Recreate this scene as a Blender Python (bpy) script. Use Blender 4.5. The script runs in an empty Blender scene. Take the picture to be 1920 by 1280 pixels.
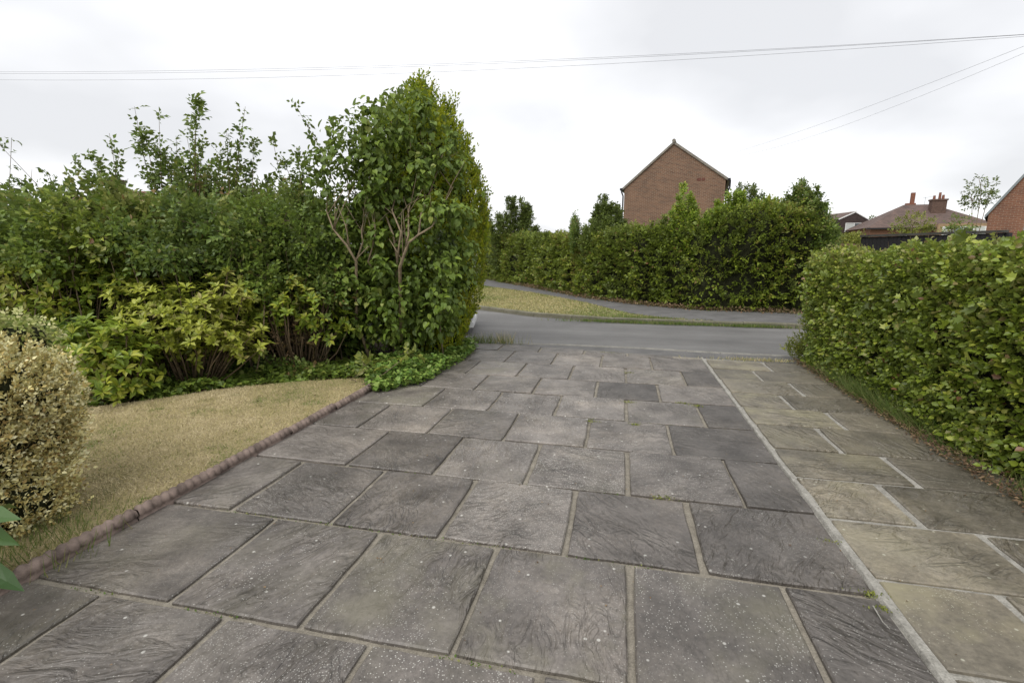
import bpy, bmesh, math, random
import numpy as np
from math import pi, sin, cos, radians, atan2, sqrt
from mathutils import Vector, Matrix
rng = np.random.default_rng(11)
random.seed(5)
D = bpy.data
scene = bpy.context.scene
col = scene.collection

# ------------------------------------------------------------------ camera
LENS, PITCH, YAW, CAMH = 17.07, 0.1811, 0.2206, 1.35
cam = D.objects.new('camera', D.cameras.new('camera'))
col.objects.link(cam)
cam.data.lens = LENS
cam.data.sensor_width = 36
cam.data.clip_start = 0.05
cam.data.clip_end = 2000
cam.location = (0, 0, CAMH)
cam.rotation_euler = (pi / 2 - PITCH, 0, YAW)
scene.camera = cam

# ------------------------------------------------------------------ world and sun
SUN_EL, SUN_AZ = radians(52), radians(205)      # azimuth clockwise from +Y
world = D.worlds.new('World')
scene.world = world
world.use_nodes = True
wn, wl = world.node_tree.nodes, world.node_tree.links
wn.clear()
wo = wn.new('ShaderNodeOutputWorld')
sky = wn.new('ShaderNodeTexSky')
sky.sky_type = 'NISHITA'
sky.sun_disc = False
sky.sun_elevation = SUN_EL
sky.sun_rotation = SUN_AZ
sky.dust_density = 3
b1 = wn.new('ShaderNodeBackground'); b1.inputs[1].default_value = 0.1
wl.new(sky.outputs[0], b1.inputs[0])
b2 = wn.new('ShaderNodeBackground')
tc = wn.new('ShaderNodeTexCoord')
sep = wn.new('ShaderNodeSeparateXYZ'); wl.new(tc.outputs['Generated'], sep.inputs[0])
add = wn.new('ShaderNodeMath'); add.operation = 'ADD'; add.inputs[1].default_value = 0.28
mx0 = wn.new('ShaderNodeMath'); mx0.operation = 'MAXIMUM'; mx0.inputs[1].default_value = 0.0
wl.new(sep.outputs[2], mx0.inputs[0]); wl.new(mx0.outputs[0], add.inputs[0])
dx = wn.new('ShaderNodeMath'); dx.operation = 'DIVIDE'; wl.new(sep.outputs[0], dx.inputs[0]); wl.new(add.outputs[0], dx.inputs[1])
dy = wn.new('ShaderNodeMath'); dy.operation = 'DIVIDE'; wl.new(sep.outputs[1], dy.inputs[0]); wl.new(add.outputs[0], dy.inputs[1])
cmb = wn.new('ShaderNodeCombineXYZ'); wl.new(dx.outputs[0], cmb.inputs[0]); wl.new(dy.outputs[0], cmb.inputs[1])
cmb.inputs[2].default_value = 3.4
cn = wn.new('ShaderNodeTexNoise'); cn.inputs['Scale'].default_value = 0.75; cn.inputs['Detail'].default_value = 5; cn.inputs['Roughness'].default_value = 0.45
wl.new(cmb.outputs[0], cn.inputs['Vector'])
cr = wn.new('ShaderNodeValToRGB'); wl.new(cn.outputs['Fac'], cr.inputs[0])
cr.color_ramp.elements[0].position = 0.38; cr.color_ramp.elements[0].color = (0.56, 0.565, 0.58, 1)
cr.color_ramp.elements[1].position = 0.66; cr.color_ramp.elements[1].color = (0.92, 0.92, 0.93, 1)
wl.new(cr.outputs[0], b2.inputs[0]); b2.inputs[1].default_value = 1.03
ms = wn.new('ShaderNodeMixShader'); ms.inputs[0].default_value = 0.93
wl.new(b1.outputs[0], ms.inputs[1]); wl.new(b2.outputs[0], ms.inputs[2]); wl.new(ms.outputs[0], wo.inputs[0])

sun = D.objects.new('sun', D.lights.new('sun', 'SUN'))
col.objects.link(sun)
sun.data.energy = 1.5
sun.data.angle = radians(45)
sun.data.color = (1, 0.97, 0.92)
sd = Vector((sin(SUN_AZ) * cos(SUN_EL), cos(SUN_AZ) * cos(SUN_EL), sin(SUN_EL)))
sun.rotation_euler = sd.to_track_quat('Z', 'Y').to_euler()
scene.view_settings.view_transform = 'Standard'
scene.view_settings.look = 'None'
scene.view_settings.exposure = 0.6
scene.view_settings.gamma = 1
scene.view_settings.use_curve_mapping = False
scene.render.engine = 'CYCLES'
scene.cycles.max_bounces = 6
scene.cycles.transparent_max_bounces = 4

# ------------------------------------------------------------------ survey helpers (measured points of the place)
F = LENS / 36 * 1920
CY, SY = cos(YAW), sin(YAW)
def C(xc, d, z=0.0):
    """point xc metres right of and d metres in front of where the photographer stood"""
    return Vector((CY * xc - SY * d, SY * xc + CY * d, z))
def W(u, v, d):
    x = (u - 960) / F; y = -(v - 640) / F
    t = d / (cos(PITCH) + y * sin(PITCH))
    return C(x * t, d, CAMH + (-sin(PITCH) + y * cos(PITCH)) * t)
def P(u, v, z=0.0):
    x = (u - 960) / F; y = -(v - 640) / F
    t = (CAMH - z) / (sin(PITCH) - y * cos(PITCH))
    return C(x * t, (cos(PITCH) + y * sin(PITCH)) * t, z)

# ------------------------------------------------------------------ object helpers
def tag(o, label=None, cat=None, group=None, kind=None):
    if label: o['label'] = label
    if cat: o['category'] = cat
    if group: o['group'] = group
    if kind: o['kind'] = kind
    return o
def thing(name, label, cat, loc=(0, 0, 0), rz=0, group=None):
    o = D.objects.new(name, None); col.objects.link(o)
    o.location = loc; o.rotation_euler = (0, 0, rz)
    o.empty_display_size = 0.1
    return tag(o, label, cat, group)
def link(name, me, m=None, parent=None, loc=None):
    o = D.objects.new(name, me); col.objects.link(o)
    if m and not me.materials: me.materials.append(m)
    if parent:
        o.parent = parent
    if loc is not None: o.location = loc
    return o
class MB:
    """collects plain shapes; build() links them as one mesh"""
    def __init__(s): s.v = []; s.f = []; s.m = []
    def face_verts(s, vs, fs, mi=0):
        b = len(s.v); s.v += [tuple(v) for v in vs]; s.f += [tuple(b + i for i in f) for f in fs]; s.m += [mi] * len(fs)
    def box(s, x0, x1, y0, y1, z0, z1, mi=0, M=None):
        vs = [Vector((x, y, z)) for x in (x0, x1) for y in (y0, y1) for z in (z0, z1)]
        if M: vs = [M @ v for v in vs]
        s.face_verts(vs, [(0, 1, 3, 2), (4, 6, 7, 5), (0, 4, 5, 1), (2, 3, 7, 6), (0, 2, 6, 4), (1, 5, 7, 3)], mi)
    def tube(s, pts, rads, n=6, mi=0, cap=True):
        pts = [Vector(p) for p in pts]; b = len(s.v)
        for i, p in enumerate(pts):
            d = (pts[min(i + 1, len(pts) - 1)] - pts[max(i - 1, 0)]).normalized()
            a = d.cross(Vector((0.3, 0.9, 0.1))).normalized(); c = d.cross(a)
            for k in range(n):
                t = 2 * pi * k / n
                s.v.append(tuple(p + (a * cos(t) + c * sin(t)) * rads[i]))
        for i in range(len(pts) - 1):
            for k in range(n):
                s.f.append((b + i * n + k, b + i * n + (k + 1) % n, b + (i + 1) * n + (k + 1) % n, b + (i + 1) * n + k)); s.m.append(mi)
        if cap:
            s.f.append(tuple(b + k for k in range(n))[::-1]); s.m.append(mi)
            s.f.append(tuple(b + (len(pts) - 1) * n + k for k in range(n))); s.m.append(mi)
    def prism(s, poly, z0, z1, mi=0, M=None):
        n = len(poly)
        vs = [Vector((p[0], p[1], z0)) for p in poly] + [Vector((p[0], p[1], z1)) for p in poly]
        if M: vs = [M @ v for v in vs]
        s.face_verts(vs, [tuple(range(n))[::-1], tuple(range(n, 2 * n))] + [(i, (i + 1) % n, n + (i + 1) % n, n + i) for i in range(n)], mi)
    def mesh(s, name, mats, smooth=False):
        me = D.meshes.new(name); me.from_pydata(s.v, [], s.f)
        if not isinstance(mats, (list, tuple)): mats = [mats]
        for m in mats: me.materials.append(m)
        me.polygons.foreach_set('material_index', s.m)
        if smooth: me.polygons.foreach_set('use_smooth', [True] * len(s.f))
        me.update(); return me
    def build(s, name, mats, parent=None, smooth=False, loc=None):
        return link(name, s.mesh(name, mats, smooth), None, parent, loc)

# ------------------------------------------------------------------ materials
def newmat(name):
    m = D.materials.new(name); m.use_nodes = True
    n, l = m.node_tree.nodes, m.node_tree.links
    p = n['Principled BSDF']; p.inputs['Roughness'].default_value = 0.8
    p.inputs['Specular IOR Level'].default_value = 0.3
    return m, n, l, p
def ramp(n, l, fac, stops, interp='LINEAR'):
    r = n.new('ShaderNodeValToRGB'); r.color_ramp.interpolation = interp
    e = r.color_ramp.elements
    while len(e) < len(stops): e.new(0.5)
    for i, (pos, c) in enumerate(stops):
        e[i].position = pos; e[i].color = (*c, 1)
    l.new(fac, r.inputs[0]); return r
def noise(n, l, vec, scale, detail=4, rough=0.55, dist=0.0):
    t = n.new('ShaderNodeTexNoise'); t.inputs['Scale'].default_value = scale
    t.inputs['Detail'].default_value = detail; t.inputs['Roughness'].default_value = rough; t.inputs['Distortion'].default_value = dist
    if vec is not None: l.new(vec, t.inputs['Vector'])
    return t
def bump(n, l, h, p, strength=0.4, dist=0.01, prev=None):
    b = n.new('ShaderNodeBump'); b.inputs['Strength'].default_value = strength; b.inputs['Distance'].default_value = dist
    l.new(h, b.inputs['Height'])
    if prev: l.new(prev.outputs[0], b.inputs['Normal'])
    l.new(b.outputs[0], p.inputs['Normal']); return b
def mixc(n, l, fac, a, b, blend='MIX'):
    m = n.new('ShaderNodeMix'); m.data_type = 'RGBA'; m.blend_type = blend
    for i, x in ((0, fac), (6, a), (7, b)):
        if hasattr(x, 'node'): l.new(x, m.inputs[i])
        elif i == 0: m.inputs[0].default_value = x
        else: m.inputs[i].default_value = (*x, 1)
    return m.outputs[2]
def math_(n, l, op, a, b=None):
    m = n.new('ShaderNodeMath'); m.operation = op
    for i, x in enumerate((a, b)):
        if x is None: continue
        if hasattr(x, 'node'): l.new(x, m.inputs[i])
        else: m.inputs[i].default_value = x
    return m.outputs[0]
def simple(name, colr, rough=0.7, nscale=8, var=0.25, bscale=40, bst=0.2, bdist=0.005, spec=0.3, metal=0):
    m, n, l, p = newmat(name)
    t = n.new('ShaderNodeTexCoord')
    a = noise(n, l, t.outputs['Object'], nscale)
    c0 = tuple(x * (1 - var) for x in colr); c1 = tuple(min(1, x * (1 + var)) for x in colr)
    r = ramp(n, l, a.outputs['Fac'], [(0.3, c0), (0.7, c1)])
    l.new(r.outputs[0], p.inputs['Base Color'])
    p.inputs['Roughness'].default_value = rough; p.inputs['Specular IOR Level'].default_value = spec; p.inputs['Metallic'].default_value = metal
    if bst: bump(n, l, noise(n, l, t.outputs['Object'], bscale, 6).outputs['Fac'], p, bst, bdist)
    return m
def leafmat(name, stops, rough=0.42, trans=0.33, spec=0.4, single=False):
    """leaf colour picked leaf by leaf along a ramp of the plant's real leaf colours"""
    m, n, l, p = newmat(name)
    if single:
        src = n.new('ShaderNodeObjectInfo').outputs['Random']
    else:
        a = n.new('ShaderNodeAttribute'); a.attribute_name = 'tint'; src = a.outputs['Fac']
    r = ramp(n, l, src, stops)
    g = n.new('ShaderNodeNewGeometry')
    pale = mixc(n, l, 0.35, r.outputs[0], (0.17, 0.2, 0.09))
    c = mixc(n, l, g.outputs['Backfacing'], r.outputs[0], pale)
    l.new(c, p.inputs['Base Color'])
    p.inputs['Roughness'].default_value = rough; p.inputs['Specular IOR Level'].default_value = spec
    t = n.new('ShaderNodeBsdfTranslucent')
    l.new(mixc(n, l, 0.35, c, (0.22, 0.28, 0.035)), t.inputs[0])
    x = n.new('ShaderNodeMixShader'); x.inputs[0].default_value = trans
    l.new(p.outputs[0], x.inputs[1]); l.new(t.outputs[0], x.inputs[2])
    l.new(x.outputs[0], n['Material Output'].inputs[0])
    return m
LM = {}
def leafpair(key, stops, **k):
    LM[key] = (leafmat(key + '_leaf', stops, **k), leafmat(key + '_leaf_single', stops, single=True, **k))

# slab material: riven stone, colour varies slab by slab through the object colour
def slabmat(name, dark, light, specks, moss):
    m, n, l, p = newmat(name)
    t = n.new('ShaderNodeTexCoord'); oi = n.new('ShaderNodeObjectInfo')
    rot = n.new('ShaderNodeVectorRotate'); rot.rotation_type = 'Z_AXIS'
    l.new(t.outputs['Object'], rot.inputs['Vector']); l.new(math_(n, l, 'MULTIPLY', oi.outputs['Random'], 6.28), rot.inputs['Angle'])
    off = n.new('ShaderNodeVectorMath'); off.operation = 'ADD'
    cb = n.new('ShaderNodeCombineXYZ'); r100 = math_(n, l, 'MULTIPLY', oi.outputs['Random'], 100)
    l.new(r100, cb.inputs[0]); l.new(r100, cb.inputs[2])
    l.new(rot.outputs[0], off.inputs[0]); l.new(cb.outputs[0], off.inputs[1])
    v = off.outputs[0]
    sc = n.new('ShaderNodeSeparateColor'); l.new(oi.outputs['Color'], sc.inputs[0])
    big = noise(n, l, v, 4, 5, 0.6)
    fine = noise(n, l, v, 45, 6, 0.75)
    base = ramp(n, l, big.outputs['Fac'], [(0.3, dark), (0.7, light)]).outputs[0]
    base = mixc(n, l, 0.75, base, ramp(n, l, fine.outputs['Fac'], [(0.25, (0.45, 0.45, 0.45)), (0.75, (1.5, 1.5, 1.5))]).outputs[0], 'MULTIPLY')
    # ripple of the riven face; its steps also darkened in colour as relief shade
    st = n.new('ShaderNodeMapping'); st.inputs['Scale'].default_value = (1, 2.4, 1); l.new(v, st.inputs[0])
    rip = noise(n, l, st.outputs[0], 5.5, 3, 0.5, 1.1)
    w = math_(n, l, 'MULTIPLY', rip.outputs['Fac'], 9.0)
    w = math_(n, l, 'FRACT', w)
    w = math_(n, l, 'POWER', w, 2.6)
    pm = noise(n, l, v, 2.3, 2); rel = math_(n, l, 'FRACT', math_(n, l, 'MULTIPLY', oi.outputs['Random'], 7.31))
    relm = math_(n, l, 'MULTIPLY', ramp(n, l, pm.outputs['Fac'], [(0.38, (0.12, 0.12, 0.12)), (0.62, (1, 1, 1))]).outputs[0], ramp(n, l, rel, [(0.05, (0.4, 0.4, 0.4)), (0.5, (1.25, 1.25, 1.25))]).outputs[0])
    w = math_(n, l, 'MULTIPLY', w, relm); riph = math_(n, l, 'MULTIPLY', rip.outputs['Fac'], relm)
    step_shade = ramp(n, l, w, [(0.45, (1, 1, 1)), (0.97, (0.66, 0.65, 0.64))]).outputs[0]
    base = mixc(n, l, 0.7, base, step_shade, 'MULTIPLY')
    # stains that run on from slab to slab
    geo = n.new('ShaderNodeNewGeometry'); stn = noise(n, l, geo.outputs['Position'], 1.1, 6, 0.68)
    base = mixc(n, l, 0.8, base, ramp(n, l, stn.outputs['Fac'], [(0.32, (0.68, 0.68, 0.68)), (0.5, (1, 1, 1)), (0.68, (1.5, 1.46, 1.38))]).outputs[0], 'MULTIPLY')
    # moss and algae film
    mo = noise(n, l, v, 3.2, 4, 0.6)
    mf = math_(n, l, 'MULTIPLY', ramp(n, l, mo.outputs['Fac'], [(0.45, (0, 0, 0)), (0.7, (1, 1, 1))]).outputs[0], sc.outputs[2])
    base = mixc(n, l, mf, base, moss)
    # white lichen specks
    vo = n.new('ShaderNodeTexVoronoi'); vo.inputs['Scale'].default_value = 125; l.new(v, vo.inputs['Vector'])
    vo.inputs['Randomness'].default_value = 1
    sp = ramp(n, l, vo.outputs['Distance'], [(0.2, (1, 1, 1)), (0.34, (0, 0, 0))]).outputs[0]
    sel = n.new('ShaderNodeSeparateColor'); l.new(vo.outputs['Color'], sel.inputs[0])
    dens = noise(n, l, v, 3.5, 4, 0.6)
    thr = math_(n, l, 'ADD', math_(n, l, 'MULTIPLY', dens.outputs['Fac'], 3.0), math_(n, l, 'ADD', sc.outputs[1], -1.38))
    on = math_(n, l, 'LESS_THAN', sel.outputs[0], thr)
    spf = math_(n, l, 'MULTIPLY', math_(n, l, 'MULTIPLY', sp, on), math_(n, l, 'MULTIPLY', sel.outputs[2], 0.85))
    base = mixc(n, l, spf, base, specks)
    big2 = n.new('ShaderNodeTexVoronoi'); big2.inputs['Scale'].default_value = 22; l.new(v, big2.inputs['Vector'])
    s2 = n.new('ShaderNodeSeparateColor'); l.new(big2.outputs['Color'], s2.inputs[0])
    b2f = math_(n, l, 'MULTIPLY', ramp(n, l, big2.outputs['Distance'], [(0.1, (1, 1, 1)), (0.17, (0, 0, 0))]).outputs[0], math_(n, l, 'LESS_THAN', s2.outputs[0], 0.16))
    base = mixc(n, l, math_(n, l, 'MULTIPLY', b2f, 0.8), base, specks)
    bright = n.new('ShaderNodeVectorMath'); bright.operation = 'SCALE'; l.new(base, bright.inputs[0]); l.new(sc.outputs[0], bright.inputs['Scale'])
    l.new(bright.outputs[0], p.inputs['Base Color'])
    p.inputs['Roughness'].default_value = 0.5; p.inputs['Specular IOR Level'].default_value = 0.6
    bb = bump(n, l, riph, p, 0.7, 0.035)
    bb = bump(n, l, w, p, 0.45, 0.007, bb)
    bump(n, l, fine.outputs['Fac'], p, 0.5, 0.004, bb)
    return m
SLAB = slabmat('riven_slab', (0.072, 0.063, 0.055), (0.164, 0.146, 0.130), (0.46, 0.45, 0.41), (0.16, 0.15, 0.09))
SLABY = slabmat('mossy_slab', (0.122, 0.107, 0.082), (0.21, 0.186, 0.143), (0.45, 0.44, 0.35), (0.28, 0.252, 0.16))

def groundmat(name, stops, scale=3, fine=80, bst=0.6, bdist=0.01, rough=0.9, grain=0.6):
    m, n, l, p = newmat(name)
    t = n.new('ShaderNodeTexCoord')
    a = noise(n, l, t.outputs['Object'], scale, 6, 0.65); f = noise(n, l, t.outputs['Object'], fine, 5, 0.7)
    c = ramp(n, l, a.outputs['Fac'], stops).outputs[0]
    c = mixc(n, l, grain, c, ramp(n, l, f.outputs['Fac'], [(0.3, (0.4, 0.4, 0.4)), (0.72, (1.55, 1.55, 1.55))]).outputs[0], 'MULTIPLY')
    l.new(c, p.inputs['Base Color']); p.inputs['Roughness'].default_value = rough
    bump(n, l, f.outputs['Fac'], p, bst, bdist); return m
M_MORTAR = groundmat('mortar', [(0.3, (0.17, 0.152, 0.122)), (0.7, (0.30, 0.272, 0.222))], 14, 120, 0.7, 0.006)
M_MORTARL = groundmat('pale_mortar', [(0.3, (0.22, 0.21, 0.185)), (0.7, (0.40, 0.385, 0.345))], 14, 120, 0.7, 0.006)
M_ASPH = groundmat('asphalt', [(0.3, (0.125, 0.122, 0.118)), (0.7, (0.172, 0.168, 0.163))], 0.8, 150, 0.6, 0.008, 0.75, 0.45)
def add_tracks(m):
    n, l = m.node_tree.nodes, m.node_tree.links; p = n['Principled BSDF']; src = p.inputs['Base Color'].links[0].from_socket
    g_ = n.new('ShaderNodeNewGeometry'); mp = n.new('ShaderNodeMapping'); mp.inputs['Scale'].default_value = (0.12, 1.1, 1); l.new(g_.outputs['Position'], mp.inputs[0])
    nz = noise(n, l, mp.outputs[0], 1.3, 6, 0.6); c = mixc(n, l, 0.8, src, ramp(n, l, nz.outputs['Fac'], [(0.35, (0.78, 0.78, 0.78)), (0.65, (1.2, 1.2, 1.19))]).outputs[0], 'MULTIPLY')
    vo = n.new('ShaderNodeTexVoronoi'); vo.feature = 'DISTANCE_TO_EDGE'; vo.inputs['Scale'].default_value = 0.35; l.new(noise(n, l, g_.outputs['Position'], 1.5, 4).outputs['Color'], vo.inputs['Vector'])
    l.new(c, p.inputs['Base Color'])
add_tracks(M_ASPH)
M_ASPHD = groundmat('footway_asphalt', [(0.3, (0.10, 0.098, 0.095)), (0.7, (0.165, 0.16, 0.155))], 2.5, 130, 0.6, 0.008, 0.85, 0.5)
M_KERB = groundmat('kerb_concrete', [(0.3, (0.15, 0.145, 0.13)), (0.7, (0.26, 0.25, 0.225))], 6, 90, 0.4, 0.004)
M_KERBD = groundmat('mossy_kerb', [(0.3, (0.09, 0.09, 0.055)), (0.7, (0.2, 0.185, 0.14))], 3, 60, 0.5, 0.006)
M_DRY = groundmat('dry_turf', [(0.3, (0.25, 0.20, 0.11)), (0.48, (0.40, 0.325, 0.18)), (0.58, (0.33, 0.27, 0.14)), (0.72, (0.2, 0.19, 0.08))], 3.0, 60, 0.9, 0.02)
M_SOIL = groundmat('soil', [(0.3, (0.06, 0.045, 0.03)), (0.7, (0.12, 0.09, 0.06))], 5, 70, 1, 0.02)
M_EARTH = groundmat('ground', [(0.3, (0.10, 0.11, 0.045)), (0.7, (0.18, 0.16, 0.08))], 0.4, 20, 0.6, 0.02)
M_EDGE = simple('edging_concrete', (0.19, 0.145, 0.122), 0.9, 9, 0.62, 90, 0.8, 0.006)
M_BARK = simple('bark', (0.20, 0.155, 0.10), 0.9, 20, 0.35, 60, 0.6, 0.01)
M_TWIG = simple('twigs', (0.12, 0.085, 0.05), 0.9, 20, 0.35, 60, 0.5, 0.01)
M_CORE = simple('shade_core', (0.022, 0.024, 0.012), 0.95, 12, 0.5, 30, 1, 0.03, 0.05)  # near-black core colour standing in for the shade deep inside the foliage

# ------------------------------------------------------------------ leaves
def unit(a): return a / np.maximum(np.linalg.norm(a, axis=-1, keepdims=True), 1e-9)
def leaf_template(w=0.5, fold=0.12, droop=0.12, rich=False, heart=False, lobed=False):
    if heart:
        pl = [(0, 0), (.28, -.07), (.5, .1), (.52, .34), (.36, .62), (.15, .83), (0, 1), (-.15, .83), (-.36, .62), (-.52, .34), (-.5, .1), (-.28, -.07)]
        v = [(0, .34, -.02)] + [(x * w, y, abs(x) * fold * 2 - (droop if y > .9 else 0)) for x, y in pl]
        f = [(0, i, i % len(pl) + 1) for i in range(1, len(pl) + 1)]
    elif lobed:
        pl = [(0, 0), (.22, .05), (.5, .12), (.34, .3), (.56, .62), (.24, .55), (.12, .72), (0, 1), (-.12, .72), (-.24, .55), (-.56, .62), (-.34, .3), (-.5, .12), (-.22, .05)]
        v = [(0, .36, -.02)] + [(x * w, y, abs(x) * fold - (droop if y > .9 else 0)) for x, y in pl]
        f = [(0, i, i % len(pl) + 1) for i in range(1, len(pl) + 1)]
    elif rich:
        v = [(0, 0, 0), (-w * .38, .25, fold), (w * .38, .25, fold), (-w * .5, .58, fold), (w * .5, .58, fold), (0, .5, 0), (0, 1, -droop)]
        f = [(0, 5, 1), (1, 5, 3), (3, 5, 6), (0, 2, 5), (2, 4, 5), (4, 6, 5)]
    else:
        v = [(0, 0, 0), (-w * .5, .45, fold), (w * .5, .45, fold), (0, .5, 0), (0, 1, -droop)]
        f = [(0, 3, 1), (0, 2, 3), (1, 3, 4), (3, 2, 4)]
    return np.array(v, float), np.array(f, int)
TPL = {'oval': leaf_template(0.62), 'narrow': leaf_template(0.34), 'broad': leaf_template(0.85, 0.16), 'rosette': leaf_template(0.42, 0.07, 0.14, rich=True),
       'rich': leaf_template(0.72, 0.14, 0.12, rich=True), 'heart': leaf_template(0.85, 0.13, 0.14, heart=True),
       'lobed': leaf_template(1.15, 0.35, 0.1, lobed=True),
       'long': (np.array([(0, 0, 0), (-.06, .1, .03), (.06, .1, .03), (0, .1, 0), (-.15, .4, .11), (.15, .4, .11), (0, .4, .06), (-.12, .72, .08), (.12, .72, .08), (0, .72, .03), (0, 1, -.08)], float), np.array([(0, 3, 1), (0, 2, 3), (1, 3, 6), (1, 6, 4), (3, 2, 5), (3, 5, 6), (4, 6, 9), (4, 9, 7), (6, 5, 8), (6, 8, 9), (7, 9, 10), (9, 8, 10)])),
       'blade': (np.array([(-.5, 0, 0), (.5, 0, 0), (0, 1, 0)], float), np.array([(0, 1, 2)])),
       'diamond': (np.array([(0, 0, 0), (-.3, .45, .05), (.3, .45, .05), (0, 1, -.05)], float), np.array([(0, 2, 1), (1, 2, 3)]))}
def frames(d, nn):
    d = unit(d); x = unit(np.cross(d, nn)); z = np.cross(x, d)
    return x, d, z
def leaf_mesh(name, pos, d, nn, size, kind, mat, tint=None, width=None):
    tv, tf = TPL[kind]; N = len(pos); k = len(tv)
    x, y, z = frames(d, nn)
    sx = size if width is None else width
    V = pos[:, None, :] + (tv[None, :, 0, None] * x[:, None, :]) * sx[:, None, None] + (tv[None, :, 1, None] * y[:, None, :] + tv[None, :, 2, None] * z[:, None, :]) * size[:, None, None]
    Fc = (tf[None] + (np.arange(N) * k)[:, None, None]).reshape(-1, 3)
    me = D.meshes.new(name); nv, nf = N * k, len(Fc)
    me.vertices.add(nv); me.vertices.foreach_set('co', V.astype(np.float32).ravel())
    me.loops.add(nf * 3); me.loops.foreach_set('vertex_index', Fc.astype(np.int32).ravel())
    me.polygons.add(nf); me.polygons.foreach_set('loop_start', np.arange(0, nf * 3, 3, dtype=np.int32))
    me.update(calc_edges=True)
    if tint is None: tint = rng.random(N)
    a = me.attributes.new('tint', 'FLOAT', 'FACE'); a.data.foreach_set('value', np.repeat(np.clip(tint, 0, 1), len(tf)).astype(np.float32))
    me.materials.append(mat)
    return me
tpl_cache = {}
def foliage(parent, pos, d, nn, size, kind, key, tint=None, parts=0, name='foliage', part_name='leaf'):
    """one joined 'foliage' part, after taking out the leaves that show largest as parts of their own"""
    pos, d, nn, size = map(np.asarray, (pos, d, nn, size))
    keep = np.ones(len(pos), bool)
    pl = np.array(parent.matrix_basis.translation)
    if parts:
        dist = np.linalg.norm(pos + pl - np.array([0, 0, CAMH]), axis=1)
        toward = unit(np.array([0, 0, CAMH]) - (pos + pl))
        facing = np.abs((unit(nn) * toward).sum(1))
        c = (pos + pl).mean(0); outer = (((pos + pl) - c) * unit(np.array([0, 0, CAMH]) - c)).sum(1)
        score = size / dist * (0.4 + facing) * (1 + 0.25 * np.clip((outer - outer.min()) / (np.ptp(outer) + 1e-6), 0, 1) * 4)
        idx = np.argsort(-score)[:parts]
        keep[idx] = False
        ck = (kind, key)
        if ck not in tpl_cache:
            me = D.meshes.new(part_name); me.from_pydata(TPL[kind][0].tolist(), [], TPL[kind][1].tolist()); me.materials.append(LM[key][1]); tpl_cache[ck] = me
        me = tpl_cache[ck]
        x, y, z = frames(d[idx], nn[idx])
        for q, i in enumerate(idx):
            o = D.objects.new(part_name, me); col.objects.link(o); o.parent = parent
            s = size[i]
            M = Matrix(((x[q][0] * s, y[q][0] * s, z[q][0] * s, pos[i][0]), (x[q][1] * s, y[q][1] * s, z[q][1] * s, pos[i][1]), (x[q][2] * s, y[q][2] * s, z[q][2] * s, pos[i][2]), (0, 0, 0, 1)))
            o.matrix_basis = M
    me = leaf_mesh(name, pos[keep], d[keep], nn[keep], size[keep], kind, LM[key][0], None if tint is None else tint[keep])
    o = link(name, me, None, parent); o['kind'] = 'stuff'
    return o
def rv(n): return unit(rng.normal(size=(n, 3)))
K = rng.normal(size=(10, 3)); PH = rng.random(10) * 6.28
def lump(p, scale=2.0):
    return np.sin((p @ (K.T * scale)) + PH).sum(1) / 4.5
def orient(nrm, up=0.35, tang=0.8, grav=0.2, jit=0.5):
    n = len(nrm)
    d = unit(nrm * 0.45 + rv(n) * tang + np.array([0, 0, -grav]))
    nn = unit(nrm * 0.7 + np.array([0, 0, up]) + rv(n) * jit)
    return d, nn
def ell_sample(n, c, r, shell=0.25, bottom=-1.0):
    q = rv(int(n * 1.6)); q = q[q[:, 2] > bottom][:n]
    rad = 1 - np.abs(rng.normal(size=len(q))) * shell
    rad = np.clip(rad, 0.1, 1.1)
    pos = np.array(c) + q * np.array(r) * rad[:, None]
    pos += q * (lump(pos, 5)[:, None] * 0.10 * np.mean(r))
    return pos, unit(q / np.array(r))
def core_blob(mb, c, r, k=0.78):
    bm = bmesh.new(); bmesh.ops.create_icosphere(bm, subdivisions=3, radius=1)
    pv = np.array([v.co[:] for v in bm.verts]); off = 1 + 0.10 * lump(pv * np.array(r) + np.array(c), 6)
    vs = np.array(c) + pv * np.array(r) * k * off[:, None]
    mb.face_verts(vs.tolist(), [[v.index for v in f.verts] for f in bm.faces]); bm.free()
def spray(pos, nrm, k, L, up=0.35, jit=0.55):
    """k leaves set alternately along a short twig grown from every point"""
    n = len(pos); t = unit(nrm * 0.75 + rv(n) * jit + np.array([0, 0, up])); n0 = unit(nrm * 0.5 + np.array([0, 0, 0.6]) + rv(n) * 0.45)
    sd = unit(np.cross(t, n0)); n0 = np.cross(sd, t); Ls = L * rng.uniform(0.5, 1.3, n)
    A, Dd, Nn = [], [], []
    for j in range(k):
        f = (j + 0.6 * rng.random(n)) / k
        A.append(pos + t * (Ls * (f - 0.45))[:, None] + np.array([0, 0, -1]) * (0.12 * Ls * f * f)[:, None]); sg = 1 if j % 2 else -1
        Dd.append(unit(t * 0.55 + sd * sg * 0.8 * (1 if j < k - 1 else 0.1) + rv(n) * 0.28 + np.array([0, 0, -0.15]))); Nn.append(unit(n0 + rv(n) * 0.35))
    return np.concatenate(A), np.concatenate(Dd), np.concatenate(Nn), np.tile(np.arange(n), k)
def shoot_points(base, tip, n, rad, t0=0.25, power=0.7, bend=0.06):
    base, tip = np.array(base), np.array(tip)
    t = t0 + (1 - t0) * rng.random(n) ** 0.62
    b = rng.normal(size=3) * bend * np.linalg.norm(tip - base)
    pos = base + (tip - base) * t[:, None] + b * (t * (1 - t) * 4)[:, None]
    o = rv(n); o[:, 2] *= 0.5
    r = rad * (1 - t) ** power * rng.random(n) ** 0.5 + 0.012
    return pos + o * r[:, None], unit(o + np.array([0, 0, 0.3])), b
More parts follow.
